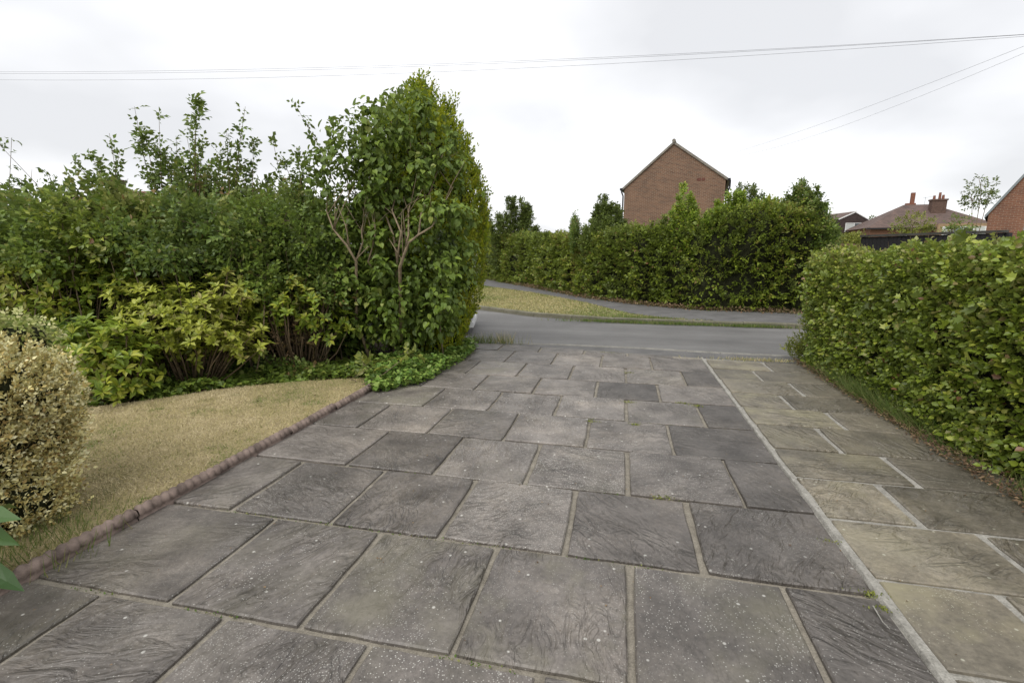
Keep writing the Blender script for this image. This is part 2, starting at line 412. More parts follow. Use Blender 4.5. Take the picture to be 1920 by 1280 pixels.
def shoot_curve(base, tip, b, n=7):
    base, tip = np.array(base), np.array(tip)
    return [tuple(base + (tip - base) * t + b * t * (1 - t) * 4) for t in np.linspace(0, 1, n)]

leafpair('hedge', [(0.0, (0.077, 0.103, 0.014)), (0.35, (0.133, 0.188, 0.023)), (0.7, (0.236, 0.310, 0.036)), (0.9, (0.395, 0.431, 0.063)), (0.97, (0.260, 0.240, 0.090)), (1.0, (0.260, 0.130, 0.070))], rough=0.38, spec=0.5)
leafpair('beech', [(0.0, (0.081, 0.102, 0.014)), (0.45, (0.135, 0.187, 0.023)), (0.8, (0.246, 0.309, 0.033)), (0.95, (0.254, 0.241, 0.048)), (1.0, (0.240, 0.130, 0.060))])
leafpair('dark', [(0.0, (0.055, 0.075, 0.017)), (0.6, (0.099, 0.140, 0.026)), (1.0, (0.202, 0.263, 0.047))])
leafpair('bright', [(0.0, (0.123, 0.188, 0.015)), (0.6, (0.236, 0.356, 0.031)), (1.0, (0.463, 0.460, 0.053))], trans=0.35)
leafpair('mixed', [(0.0, (0.053, 0.090, 0.018)), (0.45, (0.117, 0.185, 0.032)), (0.85, (0.199, 0.270, 0.050)), (0.975, (0.292, 0.300, 0.080)), (1.0, (0.240, 0.150, 0.060))])
leafpair('lilac', [(0.0, (0.077, 0.116, 0.018)), (0.5, (0.133, 0.207, 0.030)), (0.9, (0.236, 0.319, 0.047)), (1.0, (0.294, 0.325, 0.077))], rough=0.45)
leafpair('rhodo', [(0.0, (0.123, 0.188, 0.021)), (0.5, (0.236, 0.319, 0.031)), (0.85, (0.441, 0.460, 0.053)), (1.0, (0.320, 0.310, 0.090))], rough=0.4)
leafpair('rhodo_yellow', [(0.0, (0.191, 0.244, 0.026)), (0.5, (0.418, 0.451, 0.053)), (0.85, (0.440, 0.460, 0.110)), (1.0, (0.400, 0.330, 0.130))], rough=0.42)
leafpair('dead', [(0.0, (0.140, 0.085, 0.035)), (0.5, (0.240, 0.150, 0.070)), (1.0, (0.380, 0.260, 0.120))], trans=0.15)
leafpair('conifer', [(0.0, (0.088, 0.140, 0.012)), (0.5, (0.202, 0.282, 0.019)), (0.85, (0.395, 0.431, 0.021)), (1.0, (0.280, 0.280, 0.030))], rough=0.6, spec=0.2)
leafpair('variegated', [(0.0, (0.16, 0.10, 0.04)), (0.22, (0.33, 0.22, 0.085)), (0.42, (0.55, 0.43, 0.16)), (0.7, (0.78, 0.70, 0.32)), (1.0, (0.85, 0.80, 0.50))], rough=0.6, spec=0.2, trans=0.15)
leafpair('variegated_green', [(0.0, (0.12, 0.18, 0.03)), (0.4, (0.30, 0.36, 0.09)), (0.75, (0.60, 0.60, 0.24)), (1.0, (0.8, 0.76, 0.42))])
leafpair('silver', [(0.0, (0.07, 0.11, 0.05)), (0.5, (0.18, 0.23, 0.14)), (1.0, (0.5, 0.52, 0.42))])
leafpair('ivy', [(0.0, (0.09, 0.17, 0.03)), (0.5, (0.20, 0.33, 0.06)), (1.0, (0.36, 0.46, 0.11))], rough=0.4)
leafpair('ivy_old', [(0.0, (0.05, 0.10, 0.02)), (0.5, (0.11, 0.19, 0.035)), (1.0, (0.22, 0.32, 0.07))], rough=0.4)
leafpair('yellowgreen', [(0.0, (0.12, 0.16, 0.03)), (1.0, (0.33, 0.34, 0.06))])
leafpair('drygrass', [(0.0, (0.13, 0.19, 0.04)), (0.2, (0.27, 0.27, 0.10)), (0.5, (0.47, 0.385, 0.19)), (1.0, (0.68, 0.58, 0.37))], rough=0.8, spec=0.1, trans=0.1)
leafpair('grass', [(0.0, (0.06, 0.12, 0.02)), (0.6, (0.13, 0.2, 0.045)), (1.0, (0.34, 0.3, 0.13))], rough=0.6, spec=0.2)
leafpair('blue_green', [(0.0, (0.035, 0.085, 0.02)), (1.0, (0.08, 0.16, 0.04))], rough=0.3, spec=0.5)
leafpair('litter', [(0.0, (0.09, 0.05, 0.032)), (0.5, (0.18, 0.11, 0.065)), (1.0, (0.34, 0.24, 0.14))], rough=0.8)

# ================================================================== SETTING
g = MB(); g.face_verts([(-600, -200, -0.16), (600, -200, -0.16), (600, 900, -0.16), (-600, 900, -0.16)], [(0, 1, 2, 3)])
tag(g.build('ground', M_EARTH), kind='structure')
# garden soil under the planting beds, both sides
def sheet(name, pts, z, m):
    b = MB(); b.face_verts([(p[0], p[1], z) for p in pts], [tuple(range(len(pts)))]); o = b.build(name, m); tag(o, kind='structure'); return o
sheet('soil_bed', [(-2.45, -3), (-2.45, 5), (-2.45, 6.98), (-14, 6.2), (-14, -3)], -0.012, M_SOIL)
sheet('soil_border', [(2.30, -3), (5.6, -3), (5.6, 6.75), (2.30, 6.7)], -0.012, M_SOIL)

# road: carriageway, near strip, far kerb, footpath, verge
near = [(-30, 9.5), (-14, 7.6), (-6, 7.05), (-2.1, 7.04), (-0.95, 7.19), (0.3, 7.18), (1.36, 7.06), (2.25, 7.05), (6, 6.95), (30, 6.3)]
far = [(-30, 33), (-12, 19.5), (-7.5, 14.7), (-5.4, 12.9), (-3.46, 11.52), (-1.87, 10.48), (-0.13, 9.97), (1.39, 9.9), (3.19, 9.86), (8, 9.6), (30, 8.6)]
def strip(name, a, b, z, m):
    """surface between two polylines"""
    def res(pl, n):
        pl = [Vector((*p[:2], 0)) for p in pl]; L = [0]
        for i in range(1, len(pl)): L.append(L[-1] + (pl[i] - pl[i - 1]).length)
        out = []
        for k in range(n):
            s = L[-1] * k / (n - 1); i = max(j for j in range(len(L)) if L[j] <= s + 1e-9); i = min(i, len(pl) - 2)
            t = (s - L[i]) / (L[i + 1] - L[i]); out.append(pl[i].lerp(pl[i + 1], t))
        return out
    n = 60; A, B = res(a, n), res(b, n)
    mb = MB(); mb.face_verts([(p.x, p.y, z) for p in A] + [(p.x, p.y, z) for p in B], [(i, i + 1, n + i + 1, n + i) for i in range(n - 1)])
    o = mb.build(name, m); tag(o, kind='structure'); return o
strip('road', near, far, -0.045, M_ASPH)
sheet('side_road', [(-30, 40), (-12, 19.5), (-7.6, 25), (-6.9, 29), (-6, 60), (-30, 90)], -0.04, M_ASPH)
# strip of old asphalt between the slabs and the dropped kerb
sheet('crossover', [(-2.6, 6.85), (2.3, 6.35), (6, 6.3), (6, 6.88), (2.25, 6.98), (1.36, 6.99), (0.3, 7.11), (-0.95, 7.12), (-2.1, 6.97), (-2.6, 6.95)], -0.016, M_ASPHD)
def kerb(name, label, line, w, top, unit_len, z0=-0.2):
    k = D.objects.new(name, None); col.objects.link(k); k['kind'] = 'structure'
    pl = [Vector((*p, 0)) for p in line]
    for i in range(len(pl) - 1):
        a, b = pl[i], pl[i + 1]; L = (b - a).length; n = max(1, round(L / unit_len)); dv = (b - a) / n; u = dv.normalized(); s = Vector((-u.y, u.x, 0))
        for j in range(n):
            p = a + dv * j + u * 0.004; q = a + dv * (j + 1) - u * 0.004
            jz = random.uniform(-0.004, 0.004); c = 0.012
            mb = MB(); vs = []
            mid = (p + q) / 2
            for e in (p - mid, q - mid):
                vs += [e + Vector((0, 0, z0)), e + Vector((0, 0, top - c + jz)), e + s * c + Vector((0, 0, top + jz)), e + s * w + Vector((0, 0, top + jz)), e + s * w + Vector((0, 0, z0))]
            mb.face_verts(vs, [(0, 1, 2, 3, 4), (9, 8, 7, 6, 5), (0, 5, 6, 1), (1, 6, 7, 2), (2, 7, 8, 3), (3, 8, 9, 4), (0, 4, 9, 5)])
            mb.build('kerb_stone', M_KERBD if name == 'far_kerb' else M_KERB, k, loc=mid)
    return k
kerb('dropped_kerb', '', [(-3.4, 6.95), (-2.1, 6.97), (-0.95, 7.12), (0.3, 7.11), (1.36, 6.99), (2.25, 6.98), (5.5, 6.88)], 0.075, -0.008, 0.9)
kerb('far_kerb', '', far[2:], 0.12, 0.045, 0.9)
pathnear = [(-7.9, 27), (-6.9, 23.0), (-5.46, 18.95), (-2.87, 16.07), (-0.9, 13.1), (0.15, 11.0), (0.9, 10.22), (1.8, 10.0), (3.28, 9.965), (8, 9.71), (30, 8.7)]
hedgef = [(-7.3, 27), (-6.6, 23.9), (-3.31, 18.4), (-0.99, 14.5), (0.49, 12.8), (1.69, 12.0), (3.79, 11.72), (8, 11.5), (30, 10.6)]
verge_far = [(p[0], p[1]) for p in pathnear[:8]]
verge_near = [(-13, 21.3), (-7.42, 14.79), (-5.34, 13.02), (-3.4, 11.65), (-1.8, 10.6), (-0.1, 10.09), (0.9, 10.06), (1.8, 10.02)]
M_VERGE = groundmat('verge_turf', [(0.3, (0.17, 0.17, 0.08)), (0.5, (0.30, 0.265, 0.14)), (0.7, (0.14, 0.16, 0.06))], 0.9, 30, 0.9, 0.02)
strip('grass_verge', [(-9, 27), (-8.2, 23)] + verge_far[2:], verge_near, 0.03, M_VERGE)
strip('footpath', pathnear, [(p[0] - 0.1, p[1] + 0.15) for p in hedgef], 0.036, M_ASPHD)
# lawn
lawnp = [(-2.40, -1.0), (-2.40, 4.75), (-2.54, 4.62), (-3.22, 4.3), (-3.77, 3.9), (-4.1, 3.45), (-4.6, 3.0), (-6.5, 2.0), (-7.5, -1)]
sheet('lawn', lawnp, 0.035, M_DRY)

# ------------------------------------------------------------------ driveway of individual slabs
XD = 1.05
drive = MB()
drive.face_verts([(-2.44, -0.8, -0.008), (XD - 0.03, -0.8, -0.008), (XD + 0.01, 6.6, -0.008), (-1.3, 6.83, -0.008), (-2.44, 6.92, -0.008)], [(0, 1, 2, 3, 4)])
drive = drive.build('driveway', M_MORTAR); tag(drive, kind='structure')
dr2 = MB(); dr2.face_verts([(XD - 0.03, -0.8, -0.004), (2.35, -0.8, -0.004), (2.3, 6.44, -0.004), (XD + 0.01, 6.56, -0.004)], [(0, 1, 2, 3)])
drive2 = dr2.build('side_path', M_MORTARL); tag(drive2, kind='structure')
def slab(parent, poly, m, colr, hz=None, gap=0.012):
    """poly: corner list ccw; edges roughened, arris chamfered, slightly tilted"""
    cx = sum(p[0] for p in poly) / len(poly); cy = sum(p[1] for p in poly) / len(poly)
    tx, ty = random.gauss(0, 0.004), random.gauss(0, 0.004); h = (0.009 + random.uniform(-0.003, 0.004)) if hz is None else hz
    out = []
    n = len(poly)
    for i in range(n):
        a, b = Vector(poly[i]), Vector(poly[(i + 1) % n]); L = (b - a).length
        k = max(1, round(L / 0.1)); nv = Vector(((b - a).y, -(b - a).x)).normalized()
        for j in range(k):
            p = a.lerp(b, j / k)
            if j == 0: p = p + (Vector((cx, cy)) - p).normalized() * random.uniform(0.003, 0.012)
            else: p = p - nv * random.uniform(-0.0005, 0.006)
            out.append(p)
    cen = Vector((cx, cy)); N = len(out)
    ring = []
    for p in out:
        q = p - cen; ring.append((q.x, q.y))
    def Z(q): return h + tx * q[0] + ty * q[1]
    vs = [(q[0], q[1], -0.035) for q in ring] + [(q[0], q[1], Z(q) - 0.006) for q in ring]
    ins = []
    for q in ring:
        v = Vector(q); v = v - v.normalized() * 0.007; ins.append((v.x, v.y, Z(v)))
    vs += ins
    fs = [(i, (i + 1) % N, N + (i + 1) % N, N + i) for i in range(N)] + [(N + i, N + (i + 1) % N, 2 * N + (i + 1) % N, 2 * N + i) for i in range(N)] + [tuple(2 * N + i for i in range(N))]
    mb = MB(); mb.face_verts(vs, fs)
    o = mb.build('paving_slab', m, parent, loc=(cx, cy, 0))
    o.color = (*colr, 1); return o
rowY = [-0.55, 0.07, 0.71, 1.35, 1.994, 2.625, 3.254, 3.871, 4.477, 5.078, 5.736, 6.446]
odd = [-1.97, -1.39, -0.80, -0.20, 0.40]; even = [-1.68, -1.09, -0.51, 0.09, 0.70]
# brightness / specks / moss of slabs seen in the photograph: {(row, column): ...}
special = {(4, 3): (1.45, 0.75, 0.05), (3, 3): (1.12, 0.38, 0.5), (3, 2): (1.08, 0.2, 0.35), (3, 4): (0.95, 0.35, 0.4), (4, 2): (0.95, 0.0, 0.0), (4, 4): (1.0, 0.1, 0.0), (4, 5): (0.82, 0.15, 0),
           (5, 3): (1.35, 0.55, 0.1), (5, 2): (1.35, 0.35, 0.15), (5, 4): (1.05, 0.35, 0), (5, 5): (0.8, 0.05, 0), (6, 2): (1.1, .15, .1), (6, 3): (1.45, 0.25, 0.1), (7, 3): (1.45, 0.3, 0), (7, 2): (1.3, .25, 0), (8, 2): (1.3, 0.1, 0.1), (8, 3): (1.4, 0.1, 0),
           (6, 5): (0.75, 0.1, 0), (7, 5): (0.7, .05, 0), (8, 4): (0.72, 0, 0), (9, 5): (.72, 0, 0), (3, 5): (0.78, 0.15, 0), (3, 0): (0.9, 0.5, 0.25), (2, 0): (0.85, .35, .2), (2, 2): (1.1, .45, .1), (2, 1): (0.95, 0.35, 0.1), (4, 1): (.95, .35, 0), (5, 1): (0.85, .05, 0)}
for r in range(len(rowY) - 1):
    js = odd if (r % 2 == 0) else even       # row 2 is the first under row line 1.35
    # rows alternate so that the row between 1.35 and 1.994 has the 'even' joints
    xs = [-2.37] + js + [XD]
    y0, y1 = rowY[r], rowY[r + 1]
    for c in range(len(xs) - 1):
        xa, xb = xs[c], xs[c + 1]
        ga = 0.005 if c == 0 else 0.004 + random.uniform(0, 0.004)
        gb = 0.009 + random.uniform(0, 0.008)
        if r < 5: gb += 0.005
        if xb == XD: gb = 0.014
        yb = y1 - (0.007 if r > 4 else 0.013) - random.uniform(0, 0.006)
        colr = special.get((r, c), (random.uniform(0.85, 1.2) * (1.0 if r < 4 else 1.3), random.uniform(-0.1, 0.35), random.choice([0, 0, 0.15, 0.35])))  # farther rows lighter: grazing sky sheen put into the slab colour
        e = lambda: random.uniform(-0.004, 0.004)
        slab(drive, [(xa + ga + e(), y0 + 0.003 + e()), (xb - gb + e(), y0 + 0.003 + e()), (xb - gb + e(), yb + e()), (xa + ga + e(), yb + e())], SLAB, colr)
# top course, cut to the line of the crossover
def topy(x): return 6.93 if x < -1.6 else 6.93 + (x + 1.6) * (6.54 - 6.93) / (2.65)
xs = [-2.37, -1.65, -1.07, -0.45, 0.12, 0.72, XD]
for c in range(6):
    a, b = xs[c] + 0.006, xs[c + 1] - 0.02
    if topy(b) - 6.455 < 0.12: continue
    slab(drive, [(a, 6.45), (b, 6.45), (b, topy(b) - 0.03), (a, topy(a) - 0.03)], SLAB, (random.uniform(0.95, 1.2), 0.1, 0.1))
SY_ = [0.1, 0.6, 1.12, 1.64, 2.12, 2.61, 3.09, 3.54, 4.04, 4.49, 4.95, 5.46, 5.96, 6.44]
for r in range(len(SY_) - 1):
    j = 1.52 if r % 2 == 1 else 1.75
    xs = [XD + 0.03, j, 2.32]
    for c in range(2):
        g0 = 0.006; g1 = 0.02 if c == 0 else 0.005
        yb = SY_[r + 1] - 0.014 - random.uniform(0, 0.008)
        e = lambda: random.uniform(-0.005, 0.005)
        y0 = SY_[r] + 0.004
        colr = (random.uniform(0.85, 1.15), random.uniform(-0.3, 0.1), random.choice([0.3, 0.6, 0.9])) if c == 0 else (random.uniform(0.7, 0.95), random.uniform(-0.3, 0), random.choice([0, 0.1, 0.3]))
        if r <= 3 : colr = (1.0, 0.05, 0.85)
        xa = xs[c] + g0 + e() + (0 if c == 0 else 0.006)
        slab(drive2, [(xa, y0 + e()), (xs[c + 1] - g1 + e(), y0 + e()), (xs[c + 1] - g1 + e(), yb + e()), (xa, yb + e())], SLABY, colr, hz=0.01 + random.uniform(-0.002, 0.003))
# raised bead of mortar down the line between the two pavings
bead = MB(); n = 90; vs = []
for i in range(n):
    y = -0.6 + 7.15 * i / (n - 1); x = XD + 0.004 + 0.012 * (y < 3)
    w = 0.013 + 0.010 * random.random() + (0.008 if y < 3 else 0)
    vs += [(x - w, y, -0.01), (x - w * 0.6, y, 0.011 + 0.003 * random.random()), (x + w * 0.6, y, 0.012 + 0.003 * random.random()), (x + w, y, -0.01)]
bead.face_verts(vs, [(4 * i + k, 4 * i + 4 + k, 4 * i + 5 + k, 4 * i + 1 + k) for i in range(n - 1) for k in range(3)])
ob = bead.build('mortar_bead', M_MORTARL, drive)

# ------------------------------------------------------------------ rope-top edging
def edging_mesh(L):
    mb = MB(); nseg = int(L / 0.0075); ring = 9; vs = []
    prof = [(-0.025, -0.05), (-0.025, 0.055), (-0.018, 0.062), (-0.034, 0.078), (-0.024, 0.104), (0, 0.115), (0.024, 0.104), (0.034, 0.078), (0.018, 0.062), (0.025, 0.055), (0.025, -0.05)]
    k = len(prof)
    for i in range(nseg + 1):
        y = -L / 2 + L * i / nseg
        for (x, z) in prof:
            if z > 0.06:
                ph = (y * pi / 0.05) + x * 28
                s = 0.60 + 0.50 * abs(sin(ph)) ** 0.55
                xx = x * s; zz = 0.078 + (z - 0.078) * s
            else: xx, zz = x, z
            vs.append((xx, y, zz))
    fs = [(i * k + j, i * k + j + 1, (i + 1) * k + j + 1, (i + 1) * k + j) for i in range(nseg) for j in range(k - 1)]
    fs += [tuple(range(k)), tuple(nseg * k + j for j in range(k))[::-1]]
    mb.face_verts(vs, fs); return mb.mesh('edging_block', M_EDGE, True)
em = edging_mesh(0.596)
def edging(name, label, line_x, ys, skew=None):
    t = thing(name, label, 'lawn edging', (line_x, ys[0], 0))
    for i, y in enumerate(ys):
        o = link('edging_block', em, None, t, loc=(random.uniform(-0.012, 0.012), y - ys[0], random.uniform(-0.052, -0.034)))
        o.rotation_euler = (random.gauss(0, 0.012), random.gauss(0, 0.05), random.gauss(0, 0.012))
    return t
edging('lawn_edging', 'weathered pink rope topped concrete edging between the dry lawn and the dark slabs', -2.385, [-0.0 + 0.3 + 0.6 * i for i in range(-1, 8)])
edging('border_edging', 'pinkish concrete edging half buried under the foot of the right hedge', 2.335, [1.2 + 0.6 * i for i in range(0, 9)]).location.z = -0.06

# ================================================================== PLANTS
def hedge(name, label, path, heights, half, key, leaf, n, kind='oval', parts=0, end_round=True, core=0.8, lumpy=0.10, spr=(7, 0.12), tb=0.2, shell=0.07, cat='hedge', p=4.0, spikes=0):
    path = [np.array([*q[:2], 0.0]) for q in path]
    t = thing(name, label, cat, tuple(path[0])); org = path[0].copy()
    seg = [np.linalg.norm(path[i + 1] - path[i]) for i in range(len(path) - 1)]; cum = np.concatenate([[0], np.cumsum(seg)]); L = cum[-1]
    P_ = np.array(path); n = n // spr[0]
    def at(s):
        x = np.interp(s, cum, P_[:, 0]); y = np.interp(s, cum, P_[:, 1]); e = 0.25
        tx = np.interp(np.clip(s + e, 0, L), cum, P_[:, 0]) - np.interp(np.clip(s - e, 0, L), cum, P_[:, 0]); ty = np.interp(np.clip(s + e, 0, L), cum, P_[:, 1]) - np.interp(np.clip(s - e, 0, L), cum, P_[:, 1])
        nn = np.hypot(tx, ty); return x, y, tx / nn, ty / nn
    H = lambda s: np.interp(s, cum, heights)
    def surf(s, th, k):
        x, y, tx, ty = at(np.clip(s, 0, L)); h = H(np.clip(s, 0, L)); e = 2 / p
        a = half * np.sign(np.cos(th)) * np.abs(np.cos(th)) ** e * (0.86 + 0.14 * np.sin(np.clip(th, 0, pi)) ** 0.5); b = h * np.abs(np.sin(th)) ** e
        # rounded ends
        over = np.minimum(s, L - s); f = np.clip(over / (half * 0.9), 0, 1); f = (1 - (1 - f) ** 3) ** (1 / 3) if end_round else 1
        a = a * f; b = b * (0.80 + 0.20 * f)
        pos = np.stack([x - ty * a * k, y + tx * a * k, b * k], 1)
        nrm = np.stack([-ty * np.cos(th), tx * np.cos(th), np.sin(th) * 0.8], 1)
        ends = (1 - np.clip(over / (half * 0.9), 0, 1)) * np.where(s < L / 2, -1, 1)
        nrm[:, 0] += tx * ends; nrm[:, 1] += ty * ends
        return pos, unit(nrm)
    s = rng.random(n) * L; th = rng.random(n) * pi
    # spread samples evenly over sides and top
    th = np.where(rng.random(n) < 0.8, np.where(rng.random(n) < 0.5, np.arcsin(rng.random(n) ** (p / 2) * 0.999), pi - np.arcsin(rng.random(n) ** (p / 2) * 0.999)), np.arccos(np.clip((rng.random(n) * 2 - 1), -1, 1) ** 1) )
    pos, nrm = surf(s, th, 1.0)
    pos += nrm * (lump(pos, 3.0)[:, None] * lumpy + lump(pos, 9.0)[:, None] * lumpy * 0.45)
    depth = np.abs(rng.normal(size=n)) * shell
    out = np.where(rng.random(n) < 0.04, rng.random(n) * 0.1, 0)
    pos += nrm * (out - depth)[:, None]
    pos[:, 2] = np.maximum(pos[:, 2], 0.04)
    tint = rng.random(n) * 0.5 + tb + 0.24 * lump(pos, 1.7) + 0.1 * nrm[:, 2]  # leaves facing up tinted lighter: light from above put into their colour
    tw_pos, tw_n = pos, nrm
    pos, d, nn, ix = spray(pos, nrm, spr[0], spr[1]); m_ = len(pos)
    pos[:, 2] = np.maximum(pos[:, 2], 0.03)
    sz = leaf * rng.uniform(0.75, 1.15, n)[ix] * (0.6 + 0.65 * rng.random(m_))
    tint = np.clip(tint[ix] + rng.normal(size=m_) * 0.16, 0, 1)
    tint = np.where(rng.random(m_) < 0.01, 1.0, np.minimum(tint, 0.93 + 0.05 * rng.random(m_)))
    foliage(t, pos - org, d, nn, sz, kind, key, tint, parts)
    # solid core in place of inner twigs, coloured near black as shade
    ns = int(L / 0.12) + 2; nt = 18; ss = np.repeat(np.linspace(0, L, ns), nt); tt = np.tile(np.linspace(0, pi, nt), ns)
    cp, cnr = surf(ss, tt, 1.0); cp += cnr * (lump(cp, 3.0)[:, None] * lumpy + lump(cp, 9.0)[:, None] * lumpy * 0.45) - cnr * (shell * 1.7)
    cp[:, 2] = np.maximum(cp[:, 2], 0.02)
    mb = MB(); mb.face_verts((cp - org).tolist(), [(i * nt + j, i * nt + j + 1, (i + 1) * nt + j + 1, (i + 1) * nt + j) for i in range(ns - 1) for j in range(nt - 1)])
    mb.build('shade_core', M_CORE, t, True)
    # twigs poking through
    mb = MB()
    for i in rng.choice(n, min(220, n)):
        a = tw_pos[i] - org - tw_n[i] * 0.10; q = a + tw_n[i] * rng.uniform(0.1, 0.2) + np.array([0, 0, rng.uniform(0, 0.12)])
        mb.tube([a, (a + q) / 2 + rng.normal(size=3) * 0.01, q], [0.004, 0.003, 0.0015], 4)
    tw = mb.build('twigs', M_TWIG, t); tw['kind'] = 'stuff'
    return t, org
def crown_tree(name, label, base, ells, key, leaf, n, kind='oval', parts=0, core=0.0, trunk=0.04, cat='tree', shell=0.35, group=None, stems=1, tipup=0.0, bottom=-1.0, mstem=None, tintb=0.0, spr=(6, None)):
    base = np.array(base); t = thing(name, label, cat, tuple(base), group=group)
    tot = sum((e[1][0] * e[1][1] * e[1][2]) ** (2 / 3) for e in ells)
    PP, NN = [], []
    for c, r in ells:
        k = int(n * (r[0] * r[1] * r[2]) ** (2 / 3) / tot); a, b = ell_sample(k, c, r, shell, bottom); PP.append(a); NN.append(b)
    pos = np.concatenate(PP); nrm = np.concatenate(NN)
    ok = pos[:, 2] > 0.03; pos, nrm = pos[ok], nrm[ok]
    k_ = spr[0]; sel = rng.random(len(pos)) < 1.0 / k_; pos, d, nn, ix = spray(pos[sel], nrm[sel], k_, spr[1] if spr[1] else leaf * 2.4, 0.35 + tipup); d = unit(d + np.array([0, 0, tipup]))
    ok = pos[:, 2] > 0.02; pos, d, nn = pos[ok], d[ok], nn[ok]
    sz = leaf * (0.6 + 0.65 * rng.random(len(pos)))
    tint = np.clip(rng.random(len(pos)) * 0.8 + 0.1 + 0.2 * lump(pos, 3) + tintb, 0, 1)
    foliage(t, pos - base, d, nn, sz, kind, key, tint, parts)
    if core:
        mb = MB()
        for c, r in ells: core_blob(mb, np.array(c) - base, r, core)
        mb.build('shade_core', M_CORE, t, True)
    mb = MB()
    for c, r in ells:
        for q in range(stems):
            c_ = np.array(c) - base; tip = c_ + rng.normal(size=3) * np.array(r) * 0.3 + np.array([0, 0, r[2] * 0.6])
            b0 = rng.normal(size=3) * np.array([0.06, 0.06, 0]); mid = c_ * 0.5 + b0 + rng.normal(size=3) * 0.05
            pts = [b0, (b0 + mid) / 2 + rng.normal(size=3) * 0.02, mid, c_, tip]
            mb.tube(pts, [trunk, trunk * 0.8, trunk * 0.6, trunk * 0.4, trunk * 0.12], 6)
            for _ in range(6):
                a = c_ + (tip - c_) * rng.random() * 0.6; q2 = c_ + rv(1)[0] * np.array(r) * 0.85
                mb.tube([a, (a + q2) / 2 + rng.normal(size=3) * 0.02, q2], [trunk * 0.3, trunk * 0.2, trunk * 0.06], 5)
    mb.build('branches' if stems > 1 else 'trunk', mstem or M_BARK, t, True)
    return t
def shooty(name, label, base, tips, key, leaf, nper, rad, cat='tree', kind='oval', t0=0.25, group=None, mid=None, parts=0, stem=0.012, grow_from=None, mass=None):
    base = np.array(base); t = thing(name, label, cat, tuple(base), group=group); mb = MB(); A, B, T = [], [], []
    for tip in tips:
        b0 = base + rng.normal(size=3) * np.array([0.12, 0.12, 0])
        if grow_from is not None: b0 = np.array([tip[0] + rng.normal() * .1, tip[1] + rng.normal() * .1, grow_from])
        p_, n_, bd = shoot_points(b0, tip, nper, rad, t0)
        A.append(p_); B.append(n_)
        pts = shoot_curve(b0, tip, bd); mb.tube((np.array(pts) - base).tolist(), list(np.linspace(stem, stem * 0.15, len(pts))), 5)
        for k in range(0, nper, 14):          # side twigs
            q = p_[k]; s = np.array(pts[min(6, max(1, int(rng.random() * 6)))]);
            if np.linalg.norm(q - s) < rad * 1.4: mb.tube([(s - base), (q - base)], [stem * 0.3, stem * 0.1], 4, cap=False)
    pos, nrm = np.concatenate(A), np.concatenate(B)
    sel = rng.random(len(pos)) < 0.25; pos, d, nn, ix = spray(pos[sel], nrm[sel], 5, leaf * 2.2, 0.5)
    if mass:
        for c_, r_ in mass:
            a_, b_ = ell_sample(900, c_, r_, 0.3); q_ = spray(a_, b_, 5, leaf * 2.2, 0.5); pos = np.concatenate([pos, q_[0]]); d = np.concatenate([d, q_[1]]); nn = np.concatenate([nn, q_[2]])
    foliage(t, pos - base, d, nn, leaf * (0.55 + 0.55 * rng.random(len(pos))), kind, key, np.clip(rng.random(len(pos)) * 0.8 + 0.1 + 0.15 * lump(pos, 4), 0, 1), parts)
    mb.build('branches', M_TWIG, t, True); return t
def pix_tips(lst, d): return [np.array(W(u, v, d + dd)) for (u, v, dd) in lst]

# --- right hedge along the side path
hedge('side_hedge', 'dense clipped mixed hedge with glossy green leaves running along the right side path', [(3.0, 0.9), (3.0, 2.4), (2.96, 4), (2.9, 5.4), (2.82, 6.8)], [1.46, 1.47, 1.43, 1.38, 1.36], 0.76,
      'hedge', 0.041, 112000, kind='rich', parts=300, shell=0.05, lumpy=0.055, p=7, spr=(7, 0.12), tb=0.36)
# broad maple-like leaves growing through the near hedge
t = thing('sycamore_seedling', 'broad lobed seedling leaves poking out of the middle of the right hedge', 'plant', (2.35, 4.2, 0))
pts = np.array([(W(1700 + rng.normal() * 90, 600 + rng.normal() * 60, 1)) for _ in range(26)]); o = np.array([0, 0, CAMH])
dirs = unit(pts - o); q = []
for dd in dirs:
    k = (2.16 + rng.normal() * 0.04) / dd[0]; q.append(o + dd * k)
q = np.array(q); nr = np.tile([-1, -0.2, 0.5], (26, 1)); d, nn = orient(nr, jit=0.6)
foliage(t, q - np.array([2.35, 4.2, 0]), d, nn, 0.075 * (0.6 + 0.6 * rng.random(26)), 'lobed', 'hedge', None, 25)

